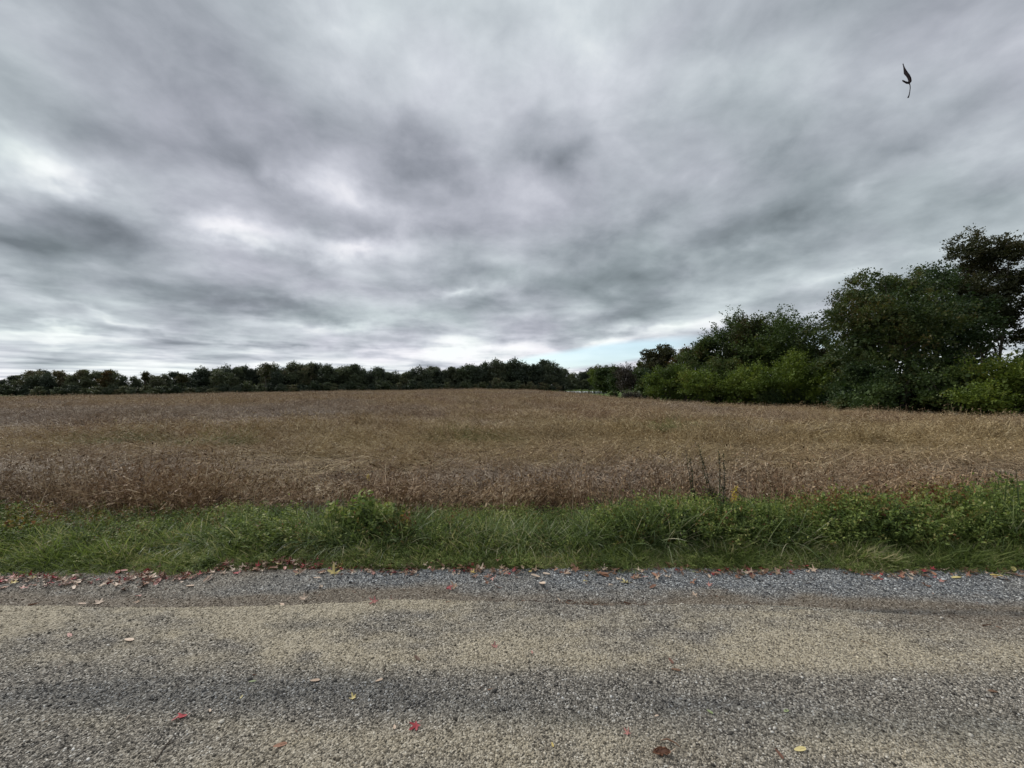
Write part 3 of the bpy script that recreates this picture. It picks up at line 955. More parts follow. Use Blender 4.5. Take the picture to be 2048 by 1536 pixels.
def make_trunk(seed, R_, H, z0, P, rad, nlimb=9, stems=1, total=None, lean=.0):
    rg = np.random.default_rng(seed + 999)
    parts = []
    top = z0 + H * .8
    for s_ in range(stems):
        bx, by = (rg.normal(0, .22 * (stems > 1), 2))
        tx, ty = rg.normal(0, R_ * (.06 if stems == 1 else .35), 2)
        zs = np.linspace(-.25, top, 7)
        f = (zs + .25) / (top + .25)
        path = np.stack([bx + tx * f + lean * f + rg.normal(0, .06, 7), by + ty * f + rg.normal(0, .06, 7), zs], 1)
        r0 = rad if stems == 1 else rad * .7
        parts.append(tube(path, r0 * (1.15 - f) ** .9, 6))
        for _ in range(nlimb // stems):
            f0 = rg.uniform(.3, .95)
            s0 = np.array([np.interp(f0, f, path[:, j]) for j in range(3)])
            c = P[rg.integers(0, len(P))]
            if c[2] < s0[2] - .5: c = c + np.array([0, 0, s0[2] - c[2]])
            tt = np.linspace(0, 1, 5)[:, None]
            lp = s0 * (1 - tt) + c * tt + np.array([0, 0, 1.0]) * (np.sin(tt * np.pi) * np.linalg.norm(c - s0) * .1) + rg.normal(0, .05, (5, 3)) * tt
            rl = r0 * (1.15 - f0) * .5
            parts.append(tube(lp, rl * (1.1 - tt[:, 0]), 5))
            for _k in range(3):
                f1 = rg.uniform(.35, .95); q = np.array([np.interp(f1, tt[:, 0], lp[:, j]) for j in range(3)])
                e_ = q + rnd_dir(1, rg, -.1)[0] * rg.uniform(.12, .35) * R_
                parts.append(tube(np.stack([q, (q + e_) / 2 + rg.normal(0, .04, 3), e_]), rl * np.array([.45, .3, .1]), 4))
    Vv, Qq = join(parts)
    return gmesh('trunk', Vv, [Qq], M['bark'], True)


def place(name, x, y, rz=0, sc=(1, 1, 1), label=None, cat=None, group=None):
    o = bpy.data.objects.new(name, None)
    COL.objects.link(o)
    o.empty_display_size = .3
    o.location = (x, y, float(gz(x, y)) - .02)
    o.rotation_euler = (0, 0, rz)
    o.scale = sc
    return tag(o, label, cat, group)


def tree(name, px, Y, top, halfpx, mat, seed, label, z0f=.12, dens=1.0, csize=.75, ll=.2, cat='tree', bushy=False, **kw):
    """px: trunk column, Y: distance, top: pixel row of its top, halfpx: half width of the crown in pixels"""
    x = X(px, Y)
    g = float(gz(x, Y))
    total = EYE + (HOR - top) * Y / F - g
    R_ = halfpx * Y / F
    z0 = 0.0 if bushy else total * z0f
    H = total - z0
    kwt = {k: kw.pop(k) for k in ('nlimb', 'stems', 'lean') if k in kw}
    kwr = kw.pop('trunk', .17)
    vol = R_ * R_ * H
    ncl = int(np.clip((R_ * R_ + R_ * H) * 7.5 * dens / (csize / .75) ** 2, 120, 1500))
    nl = kw.pop('nl', 34)
    cm, P = make_crown(seed, R_, H * .97, z0, ncl, nl, csize, ll, mat, **kw)
    tm = make_trunk(seed, R_, H, z0, P, kwr if not bushy else .05, **kwt) if not bushy else make_trunk(seed, R_, H * .8, 0, P, .06, nlimb=8, stems=4)
    o = place(name, x, Y, 0, (1, 1, 1), label, cat)
    obj('crown' if not bushy else 'foliage', cm, o)
    obj('trunk' if not bushy else 'stems', tm, o)
    return o


# the big trees at the right edge of the field
tree('maple_tree', 1772, 33, 522, 124, M['dark'], 31, 'big dense dark green maple with a rounded crown, left of the tallest tree', z0f=.05, shape='bush', csize=.75, ll=.18, lump=.13, nlimb=14, trunk=.26, inner=.3, dens=1.25, nl=46)
tree('maple_tree', 1872, 36, 494, 82, M['dark'], 32, 'dark green broad tree filling the gap between the big maple and the tallest tree', z0f=.12, csize=.75, ll=.18, lump=.18, nlimb=14, trunk=.24, dens=1.1, nl=44)
tree('maple_tree', 1728, 38, 533, 52, M['rust'], 3, 'tree with reddish brown leaves peeping over the left shoulder of the big maple', z0f=.3, csize=.6, ll=.16, lump=.25, dens=1.0)
tree('oak_tree', 1972, 37, 434, 76, M['open'], 34, 'tallest tree, with a thin open brownish green crown and sky between its limbs', z0f=.2, csize=.55, ll=.17, lump=.2, gap=.3, dens=1.15, nlimb=22, trunk=.2, spiky=.3, stems=2, nl=40)
tree('oak_tree', 2050, 36, 462, 60, M['open'], 5, 'thin tall tree cut by the right edge of the view, right of the tallest tree', z0f=.18, csize=.55, ll=.18, lump=.22, gap=.32, dens=.9, nlimb=20, trunk=.17, stems=2)
tree('oak_tree', 2150, 35, 500, 70, M['dark'], 6, 'dark broad tree standing beyond the right edge of the view', z0f=.2, csize=.8, ll=.24, dens=.5)
tree('ash_tree', 1940, 39, 535, 40, M['dark'], 7, 'slim dark tree with a leaning trunk seen through the gap below the canopy', z0f=.42, csize=.65, ll=.2, gap=.3, dens=.5, lean=-1.0, nlimb=14, trunk=.16)
tree('sapling_tree', 1652, 45, 640, 24, M['rust'], 8, 'small thin reddish tree in the gap left of the big maple', z0f=.3, csize=.5, ll=.2, gap=.5, dens=.4, nlimb=16, trunk=.09)
# the lower wood to their left
tree('cherry_tree', 1556, 44, 612, 86, M['mid'], 11, 'round tree with spiky upright twigs and an orange tinge at its top', z0f=.18, csize=.8, ll=.19, spiky=1.0, lump=.10, dens=1.35, shape='dome', nl=44)
tree('cherry_tree', 1510, 46, 626, 50, M['rust'], 12, 'rust tinged tree pressed against the left side of the round spiky tree', z0f=.25, csize=.8, ll=.25, spiky=.8, lump=.2, dens=1.1)
tree('cherry_tree', 1462, 50, 622, 48, M['mid'], 13, 'green tree with wispy upright twigs left of the rust tinged tree', z0f=.12, csize=.8, ll=.2, spiky=1.1, dens=1.2, nl=40)
tree('cherry_tree', 1408, 50, 652, 40, M['dark'], 14, 'dark green tree stepping down to the left of the wispy topped tree', z0f=.1, csize=.75, ll=.25, dens=.9)
tree('cherry_tree', 1368, 52, 680, 30, M['rust'], 15, 'low dark tree with a few brown leaves just right of the round oak', z0f=.1, csize=.7, ll=.25, dens=.9)
tree('cherry_tree', 1612, 46, 650, 30, M['open'], 16, 'airy tree with bare spiky twigs on the right flank of the round spiky tree', z0f=.2, csize=.8, ll=.22, spiky=1.1, gap=.35, dens=.45, nlimb=24, trunk=.14)
tree('oak_tree', 1316, 60, 666, 34, M['open'], 48, 'small round oak standing above the bushes at the left end of the wood', z0f=.12, csize=.5, ll=.2, dens=1.3, lump=.16, gap=.12, nlimb=16, trunk=.17)
tree('oak_tree', 1278, 70, 708, 18, M['dark'], 18, 'small dark tree left of and lower than the round oak', z0f=.1, csize=.7, ll=.28)
# bushes along the edge of the field
BUSH = [
    (1800, 30, 722, 62, 'dark', 'dark low bush in front of the big maple, right of its stem'), (1700, 33, 726, 50, 'dark', 'dark green bush below the left half of the big maple'),
    (1655, 38, 716, 36, 'mid', 'mid green bush filling the gap between the round tree and the maple'), (1745, 29, 762, 42, 'mid', 'low mid green bush at the crop edge below the big maple'),
    (1905, 28, 716, 66, 'mid', 'broad green bush at the crop edge below the tall trees'), (2010, 27, 690, 75, 'lime', 'yellowish green bush at the right edge, tallest bush below the tall trees'),
    (2110, 26, 700, 70, 'mid', 'green bush beyond the right edge of the view'), (1960, 26.5, 765, 55, 'lime', 'low olive bush in front of the tallest bush at the right'),
    (1852, 30, 770, 40, 'rust', 'low brownish bush between the dark bush and the broad green bush'),
    (1585, 39, 702, 62, 'lime', 'large bright yellow green bush with feathery sprays below the round spiky tree'), (1510, 39.5, 712, 50, 'lime', 'bright yellow green bush left of the largest feathery one'),
    (1640, 37, 735, 40, 'lime', 'yellow green bush at the right end of the bright row'), (1472, 40, 748, 34, 'lime', 'small yellow green bush between two larger bright ones'),
    (1400, 42, 722, 40, 'lime', 'yellow green bush under the dark stepping tree'), (1440, 45, 700, 44, 'mid', 'olive bush rising behind the bright row'),
    (1520, 45, 690, 50, 'mid', 'olive green bush behind the bright bushes, below the rust tinged tree'), (1345, 45, 728, 36, 'lime', 'yellow green bush with a paler left side near the end of the row'),
    (1312, 47, 745, 24, 'lime', 'leftmost yellow green bush beside the grey brown one'), (1370, 48, 705, 34, 'mid', 'dull green bush behind the left yellow green bushes'),
    (1258, 58, 722, 34, 'grey', 'grey brown nearly leafless bush at the left end of the wood'), (1285, 55, 716, 22, 'dark', 'dark bush wedged between grey brown bush and the yellow green one'),
    (1207, 86, 733, 24, 'mid', 'rounded dark green bush beside the pond'), (1232, 80, 728, 20, 'dark', 'dark bush between the pond bush and the grey brown bush'),
    (1610, 38, 775, 38, 'dark', 'low dark bush at the foot of the bright row'), (1540, 38.5, 778, 34, 'dark', 'low shaded bush below the bright bush row'),
    (1690, 31.5, 775, 36, 'dark', 'low dark bush below the left edge of the maple'),
    (1262, 50, 786, 22, 'grey', 'low tan heap of dry brush where the crop meets the green strip'),
]
for i, (px, Y, top, hp, mt, lab) in enumerate(BUSH):
    lime = mt == 'lime'
    tree('bush', px, Y, top, hp, M[mt], 300 + i, lab, cat='bush', bushy=True, csize=.5 if lime else .55, ll=.15 if Y < 60 else .24, dens=1.25 if Y < 60 else 2.0,
         spiky=.7 if lime else .3, lump=.25, inner=.45, shape='bush', nl=26)

# back fill of the right wood: more trunks and crowns behind the first row
for i, (px, Y, top, hp) in enumerate([(1700, 50, 650, 60), (1820, 48, 590, 60), (1915, 47, 640, 45), (1600, 55, 690, 55), (1500, 58, 672, 60), (1420, 62, 690, 50), (2110, 45, 600, 50), (1340, 72, 715, 40)]):
    o = tree('shade_tree', px, Y, top, hp, M['dark'], 500 + i, 'dark tree deep in the wood, mostly hidden behind the front trees', z0f=.08, csize=1.0, ll=.34, dens=.45)
    o['group'] = 'dark trees deep in the right hand wood'

shade = [make_crown(560 + k, 1.9, 3.0, 0, 150, 24, .6, .26, M['dark'], lump=.25, inner=.4, shape='bush') [0] for k in range(3)]
random.seed(5)
for (px, Y) in [(1300, 54), (1345, 51), (1390, 49), (1430, 47), (1475, 45), (1515, 43), (1560, 42.5), (1605, 41), (1650, 39.5), (1680, 36), (1715, 35), (1750, 32), (1790, 33), (1830, 32.5), (1870, 31.5), (1910, 30.5), (1950, 31), (1990, 29.5), (2035, 29), (2080, 29), (2130, 28), (2190, 27.5),
                (1340, 62), (1420, 56), (1500, 53), (1580, 50), (1660, 46), (1740, 42), (1820, 41), (1880, 40), (1940, 40), (2000, 40), (2060, 39), (2130, 38)]:
    o = bpy.data.objects.new('understorey_bush', random.choice(shade))
    COL.objects.link(o)
    x = X(px, Y); s_ = random.uniform(.8, 1.15) * (1.15 if Y > 45 else 1)
    o.location = (x, Y, float(gz(x, Y)) - .1); o.rotation_euler = (0, 0, random.uniform(0, 6.28)); o.scale = (s_ * 1.1, s_ * 1.1, s_)
    tag(o, 'dark bush in the shade under the trees of the right hand wood', 'bush', 'dark undergrowth bushes of the right hand wood')

# ------------------------------------------------------------------ the far tree line
protos = []
for k in range(7):
    R_, H = [3.6, 3.2, 4.2, 3.0, 3.8, 2.6, 3.4][k], 10.0
    sh = ['dome', 'vase', 'dome', 'vase', 'bush', 'bush', 'dome'][k]
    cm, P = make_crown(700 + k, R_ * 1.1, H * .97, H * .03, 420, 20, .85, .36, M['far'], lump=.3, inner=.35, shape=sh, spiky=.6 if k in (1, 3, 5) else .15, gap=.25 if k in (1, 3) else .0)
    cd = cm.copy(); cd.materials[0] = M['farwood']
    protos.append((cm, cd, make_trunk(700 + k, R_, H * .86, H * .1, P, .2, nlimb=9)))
TOP = [(0, 762), (18, 760), (30, 748), (60, 746), (100, 744), (130, 747), (150, 752), (170, 745), (200, 743), (215, 740), (232, 749), (262, 746), (285, 752), (305, 752), (330, 742), (352, 742), (367, 739), (380, 757), (398, 742),
       (420, 736), (450, 733), (480, 730), (505, 734), (530, 732), (560, 732), (590, 728), (620, 724), (650, 730), (690, 732), (720, 734), (745, 740), (770, 740), (800, 742), (830, 738), (870, 738), (895, 734), (925, 734), (945, 726), (975, 723),
       (1010, 724), (1050, 724), (1085, 726), (1115, 730), (1135, 742), (1160, 742), (1185, 736), (1215, 733), (1250, 740), (1300, 735), (1400, 735), (1600, 735), (1900, 720), (2300, 720), (-60, 760), (-400, 745)]
TOP.sort()
tpx = [a for a, b_ in TOP]; tpy = [b_ for a, b_ in TOP]


def far_tree(px, Y, top, k, wide, name, label, group, dark=False, rz=None):
    x = X(px, Y)
    g = float(gz(x, Y))
    total = EYE + (HOR - top) * Y / F - g
    cm, cd, tm = protos[k]
    s = total / 10.0
    w = wide
    o = place(name, x, Y, random.uniform(0, 6.28) if rz is None else rz, (s * w, s * w, s * 1.04), label, 'tree', group)
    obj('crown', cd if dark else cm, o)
    obj('trunk', tm, o)
    return o


random.seed(4)
LG = 'trees of the far line beyond the field'
px = -190.0
while px < 1262:
    Y = np.interp(px, [-200, 300, 420, 900, 1000, 1110, 1150, 1260], [150, 158, 172, 205, 212, 225, 285, 290]) + random.uniform(-5, 5)
    top = float(np.interp(px, tpx, tpy)) + random.uniform(-5.5, 5.0)
    thin = px < 400
    far_tree(px, Y, top, random.choice([1, 3, 0, 5, 6] if thin else [0, 2, 4, 6, 0, 1]), random.uniform(.8, 1.15), 'tree',
             'tree in the thin gappy left part of the far tree line' if thin else ('tree in the wood behind the pond' if px > 1140 else 'leafy tree in the dense middle of the far tree line'),
             ('trees in the thin left part of the far tree line' if thin else ('trees behind the pond' if px > 1140 else 'trees in the dense middle of the far tree line')), dark=random.random() < (.45 if 960 < px < 1140 else .25))
    px += random.uniform(10, 30) if px < 400 else random.uniform(12, 21)
# rows behind, filling in the wood, and a hedge of bushes in front of it
px = 392.0
while px < 1262:
    Y = np.interp(px, [-200, 300, 420, 900, 1110, 1150, 1260], [166, 172, 190, 228, 246, 305, 310]) + random.uniform(-6, 6)
    top = float(np.interp(px, tpx, tpy)) + random.uniform(2, 11) + (9 if px < 400 else 0)
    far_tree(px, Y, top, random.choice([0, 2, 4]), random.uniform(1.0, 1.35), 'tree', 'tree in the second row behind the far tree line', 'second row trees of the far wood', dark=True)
    px += random.uniform(20, 28)
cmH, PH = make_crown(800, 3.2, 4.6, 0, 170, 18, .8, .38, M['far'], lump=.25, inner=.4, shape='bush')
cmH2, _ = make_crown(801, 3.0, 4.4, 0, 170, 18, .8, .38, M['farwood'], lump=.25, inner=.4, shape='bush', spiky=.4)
px = -190.0
while px < 1262:
    Y = np.interp(px, [-200, 300, 420, 900, 1000, 1110, 1150, 1260], [143, 150, 163, 196, 203, 216, 277, 282]) + random.uniform(-2, 2)
    x = X(px, Y)
    s = random.uniform(.8, 1.25) * Y / 190
    o = bpy.data.objects.new('understorey_bush', random.choice([cmH, cmH2, cmH]))
    COL.objects.link(o)
    o.location = (x, Y, float(gz(x, Y)) - .1)
    o.rotation_euler = (0, 0, random.uniform(0, 6.28))
    o.scale = (s * 1.1, s * 1.1, s * random.uniform(.7, 1.1))
    tag(o, 'low bush at the foot of the far tree line', 'bush', 'low bushes at the foot of the far tree line')
    px += random.uniform(11, 16)
# trees of that line one can point at
for (px, Y, top, hp, mt, lab, gap_, dn) in [
    (531, 168, 714, 14, 'open', 'lone pale open crowned tree rising above the far tree line', .55, .12),
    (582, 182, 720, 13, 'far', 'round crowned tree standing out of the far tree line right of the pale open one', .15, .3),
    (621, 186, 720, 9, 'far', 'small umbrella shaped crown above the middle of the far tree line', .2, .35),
    (215, 152, 738, 10, 'rust', 'reddish tree in the thin left part of the far tree line', .1, .5),
    (290, 152, 738, 6, 'open', 'bare thin topped tree in the left gap of the far tree line', .6, .2),
    (365, 155, 737, 9, 'open', 'thin spiky tree beside the widest gap in the far tree line', .5, .3),
    (1188, 262, 737, 14, 'lime', 'yellow green tree on the far bank behind the pond', .05, .5),
    (1215, 250, 732, 18, 'mid', 'green tree on the far bank behind the pond bush', .05, .5)]:
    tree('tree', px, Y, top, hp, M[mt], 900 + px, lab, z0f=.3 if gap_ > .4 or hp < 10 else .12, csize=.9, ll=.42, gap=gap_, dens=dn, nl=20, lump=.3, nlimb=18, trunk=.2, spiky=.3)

# ------------------------------------------------------------------ single plants in the verge
# leafy vine covered bush in the middle of the verge
xw = rng.uniform(-6.2, 6.2, 1500); yw = 3.42 + .6 * rng.random(1500)
kw_ = (yw > verge_edge(xw) + .03) & (fbm(xw * 2.5, yw * 4, 3, 88) > .5)
xw, yw = xw[kw_], yw[kw_]; nw3 = len(xw)
sw = rng.uniform(.15, .34, nw3)
scatter('clover', np.stack([xw, yw, land(xw, yw)], 1), np.stack([np.zeros(nw3), np.zeros(nw3), rng.uniform(0, 6.28, nw3)], 1), np.stack([sw * 1.5, sw * 1.5, sw * .8], 1), weeds, rng.integers(0, 4, nw3),
        None, 'low clover and small weeds mixed into the short grass', 'weeds')


def verge_bush(name, px, Y, toppy, rpx, mat, seed, label, nl=1500, ll=.05, cat='bush'):
    rg = np.random.default_rng(seed)
    x = X(px, Y); g = float(gz(x, Y))
    h = EYE - (toppy - HOR) * Y / F - g
    r = rpx * Y / F
    o = place(name, x, Y, 0, (1, 1, 1), label, cat)
    nst = 26
    P0 = np.stack([rg.normal(0, r * .35, nst), rg.normal(0, r * .25, nst), np.zeros(nst)], 1)
    D = np.stack([P0[:, 0] / r * 1.0 + rg.normal(0, .3, nst), P0[:, 1] / r * 1.0 + rg.normal(0, .2, nst), np.ones(nst)], 1)
    st = ribbons(P0, D, rg.uniform(.7, 1.15, nst) * h, np.full(nst, .006), rg.uniform(0, .5, nst), 5, rg, kink=.12)
    obj('stems', gmesh('stems', st[0], [st[1]], M['bark']), o)
    d = rnd_dir(nl, rg, -.1)
    lm = 1 + .22 * np.sin(d[:, 0] * 6 + seed) * np.sin(d[:, 2] * 7 + 1.3) + .1 * np.sin(d[:, 1] * 11)
    rad = (.45 + .55 * rg.random(nl) ** .5) * lm
    P = d * rad[:, None] * np.array([r, r * .7, h * .93])
    P[:, 2] = np.maximum(P[:, 2], .03)
    Dl = d * .6 + rnd_dir(nl, rg) * .8; Dl[:, 2] -= .2
    L = ll * rg.uniform(.5, 1.25, nl)
    le = leaves(P, Dl, L, L * .75, rg, np.array([0, -.4, 1.0]) + rg.normal(0, .5, (nl, 3)))
    obj('foliage', gmesh('foliage', le[0], [le[1]], mat), o)
    return o


verge_bush('vine_bush', 745, 4.12, 990, 62, M['weed'], 41, 'dark leafy bush standing highest in the middle of the grass verge', 2400, .05)
verge_bush('vine_bush', 680, 4.16, 1000, 40, M['weed'], 42, 'lower green bush leaning on the left side of the highest verge bush', 1300, .045)
verge_bush('vine_bush', 800, 4.10, 1022, 34, M['weedred'], 43, 'small bush with paler yellowish leaves on the right side of the highest verge bush', 900, .045)
verge_bush('vine_bush', 2000, 4.45, 960, 75, M['weed'], 44, 'broad dark green bush at the right end of the verge', 2200, .05)
verge_bush('vine_bush', 1335, 4.25, 996, 46, M['weed'], 45, 'rounded green clump in the verge in front of the tall dark weed stalks', 1400, .04)
verge_bush('vine_bush', 1745, 4.5, 980, 70, M['weedred'], 46, 'reddish and yellowish vine mound between the verge and crop at the right', 1800, .04)
verge_bush('vine_bush', 40, 4.1, 1036, 46, M['weedred'], 47, 'low olive coloured bush at the left end of the verge', 1000, .045)

M['weedstalk'] = leafmat('weed_stalk_leaf', [(0, G(.018, .017, .012)), (.5, G(.042, .046, .02)), (1, G(.10, .10, .04))], 1, .2)
# tall dark weed stalks (goldenrod) behind the verge
for i, (px, base, top, tx, lab) in enumerate([
        (1400, 1000, 908, 1371, 'leftmost of the tall dark weed stalks behind the verge'), (1398, 1000, 914, 1381, 'second of the tall dark weed stalks from the left'),
        (1446, 1000, 902, 1402, 'leafy leaning stalk in the middle of the tall dark weed stalks'), (1450, 998, 905, 1446, 'rightmost upright stalk of the tall dark weed stalks'),
        (1438, 998, 893, 1438, 'tallest thin stalk of the dark weed stalks, beside the rightmost one'), (1440, 1000, 888, 1396, 'thin bent stalk rising above the leafy leaning stalk')]):
    Y = 4.62
    rg = np.random.default_rng(60 + i)
    x0 = X(px, Y); g = float(gz(x0, Y))
    zt = EYE - (top - HOR) * Y / F
    o = place('weed_stalk', x0, Y, 0, (1, 1, 1), lab, 'weed')
    tt = np.linspace(0, 1, 8)
    path = np.stack([(X(tx, Y) - x0) * tt ** .9 + rg.normal(0, .006, 8), rg.normal(0, .008, 8), (zt - g) * tt], 1)
    obj('stem', gmesh('stem', *[(a, [b_]) for a, b_ in [tube(path, .0065 * (1.15 - tt), 5)]][0], M['bark']), o)
    nl = 110
    f = rg.random(nl) ** .8
    P = np.stack([np.interp(f, tt, path[:, j]) for j in range(3)], 1)
    Dl = rnd_dir(nl, rg, -.1); Dl[:, 2] += .35
    L = np.where(f > .5, .022, .07) * rg.uniform(.6, 1.2, nl)
    le = leaves(P, Dl, L, np.where(f > .5, L * .6, L * .22), rg)
    obj('foliage', gmesh('foliage', le[0], [le[1]], M['weedstalk']), o)

# yellow flower heads
m, t, b = newmat('yellow_petals')
b.inputs['Base Color'].default_value = (.62, .46, .03, 1)
b.inputs['Roughness'].default_value = .6
M['yellow'] = m
for i, (px, py, s_, lab) in enumerate([(1470, 990, .05, 'lower cluster of yellow goldenrod flowers right of the dark stalks'), (1471, 975, .028, 'small upper tuft of yellow goldenrod flowers right of the dark stalks'), (737, 951, .03, 'single yellow leafy sprig standing in the brown crop above the verge bush')]):
    Y = 4.35 if i < 2 else 4.85
    rg = np.random.default_rng(80 + i)
    x0 = X(px, Y); g = float(gz(x0, Y)); zt = EYE - (py - HOR) * Y / F - g
    o = place('goldenrod', x0, Y, 0, (1, 1, 1), lab, 'flower')
    obj('stem', gmesh('stem', *[(a, [b_]) for a, b_ in [tube([(0.02, 0, 0), (.01, 0, zt * .5), (0, 0, zt)], .003, 4)]][0], M['bark']), o)
    nl = 90 if i == 0 else 36
    P = rg.normal(0, s_ * .5, (nl, 3)) * np.array([.8, .8, 1.2]) + np.array([0, 0, zt])
    le = leaves(P, rnd_dir(nl, rg), np.full(nl, .014), np.full(nl, .009), rg)
    obj('flowers', gmesh('flowers', le[0], [le[1]], M['yellow']), o)


# ------------------------------------------------------------------ fallen leaves
def flatmat(name, c, c2, rough=.6):
    m, t, b = newmat(name)
    tcx = nd(t, 'ShaderNodeTexCoord'); oi = nd(t, 'ShaderNodeObjectInfo')
    n = noise(t, tcx.outputs['Object'], 60, 4, .6)
    f = mth(t, 'ADD', mth(t, 'MULTIPLY', n.outputs[0], .6), mth(t, 'MULTIPLY_ADD', oi.outputs['Random'], .7, -.15), clamp=True)
    t.links.new(ramp(t, f, [(.15, c), (.85, c2)]), b.inputs['Base Color'])
    b.inputs['Roughness'].default_value = rough
    return m


LM = {'red': flatmat('leaf_red', G(.20, .012, .018), G(.42, .045, .055)), 'pink': flatmat('leaf_pink', G(.36, .13, .11), G(.52, .28, .23)),
      'rust': flatmat('leaf_rust_dry', G(.12, .05, .03), G(.34, .17, .10)), 'pale': flatmat('leaf_pale_dry', G(.38, .25, .16), G(.66, .52, .40)),
      'yellow': flatmat('leaf_yellow', G(.50, .36, .09), G(.66, .56, .26)), 'brown': flatmat('leaf_brown', G(.07, .035, .02), G(.20, .11, .06)), 'green': flatmat('leaf_green', G(.16, .2, .08), G(.35, .4, .2))}


def maple_outline():
    # lobes at angles with radius, notches between them
    pts = []
    lobes = [(-150, .45), (-100, .78), (-45, .95), (0, 1.1), (45, .95), (100, .78), (150, .45)]
    lobes = [(-118, .62), (-55, .92), (0, 1.1), (55, .92), (118, .62)]
    for i, (a, r) in enumerate(lobes):
        for da, f in ((-13, .62), (-7, .82), (0, 1), (7, .82), (13, .62)):
            pts.append((a + da, r * f))
        if i < 4:
            pts.append(((a + lobes[i + 1][0]) / 2, .34))
    pts.append((180, .12))
    return np.array([(r * math.sin(R(a)), r * math.cos(R(a))) for a, r in pts])


def maple_mesh(seed, curl, mat, size=1.0):
    rg = np.random.default_rng(seed)
    o2 = maple_outline() * (1 + rg.normal(0, .05, (30, 1)))
    n = len(o2)
    V2 = np.concatenate([[[0, 0]], o2 * .5, o2])
    ang = rg.uniform(0, 3.14)
    ax = np.array([math.cos(ang), math.sin(ang)])
    d = V2 @ ax
    z = curl * d * d + .12 * curl * np.sin(V2[:, 0] * 6 + seed) + rg.normal(0, .03, len(V2)) * curl
    z = z - z.min() * .5
    Vv = np.column_stack([V2, z]) * size * .5
    i = np.arange(n); j = (i + 1) % n
    tris = np.stack([np.zeros(n, int), 1 + i, 1 + j], 1)
    qs = np.stack([1 + i, 1 + n + i, 1 + n + j, 1 + j], 1)
    return gmesh('maple_leaf', Vv, [tris, qs], mat)


def oval_mesh(seed, curl, mat):
    a = np.linspace(0, 2 * np.pi, 15)[:-1]
    o2 = np.stack([.38 * np.sin(a) * (1 - .25 * np.cos(a)), np.cos(a)], 1)
    V2 = np.concatenate([[[0, 0]], o2])
    z = curl * V2[:, 0] ** 2 * 2 + .2 * curl * V2[:, 1] ** 2
    n = len(o2); i = np.arange(n)
    return gmesh('oval_leaf', np.column_stack([V2, z]) * .5, [np.stack([np.zeros(n, int), 1 + i, 1 + (i + 1) % n], 1)], mat)


stemm = {}
def stem_mesh(mat):
    if mat.name not in stemm:
        Vv, Qq = tube([(0, -.02, .02), (.05, -.3, .05), (.0, -.75, .08)], [.018, .014, .02], 4)
        stemm[mat.name] = gmesh('leaf_stem', Vv * .5, [Qq], mat)
    return stemm[mat.name]


def road_z(x, y):
    return float(road_fields(np.array([x]), np.array([y]))[4][0])


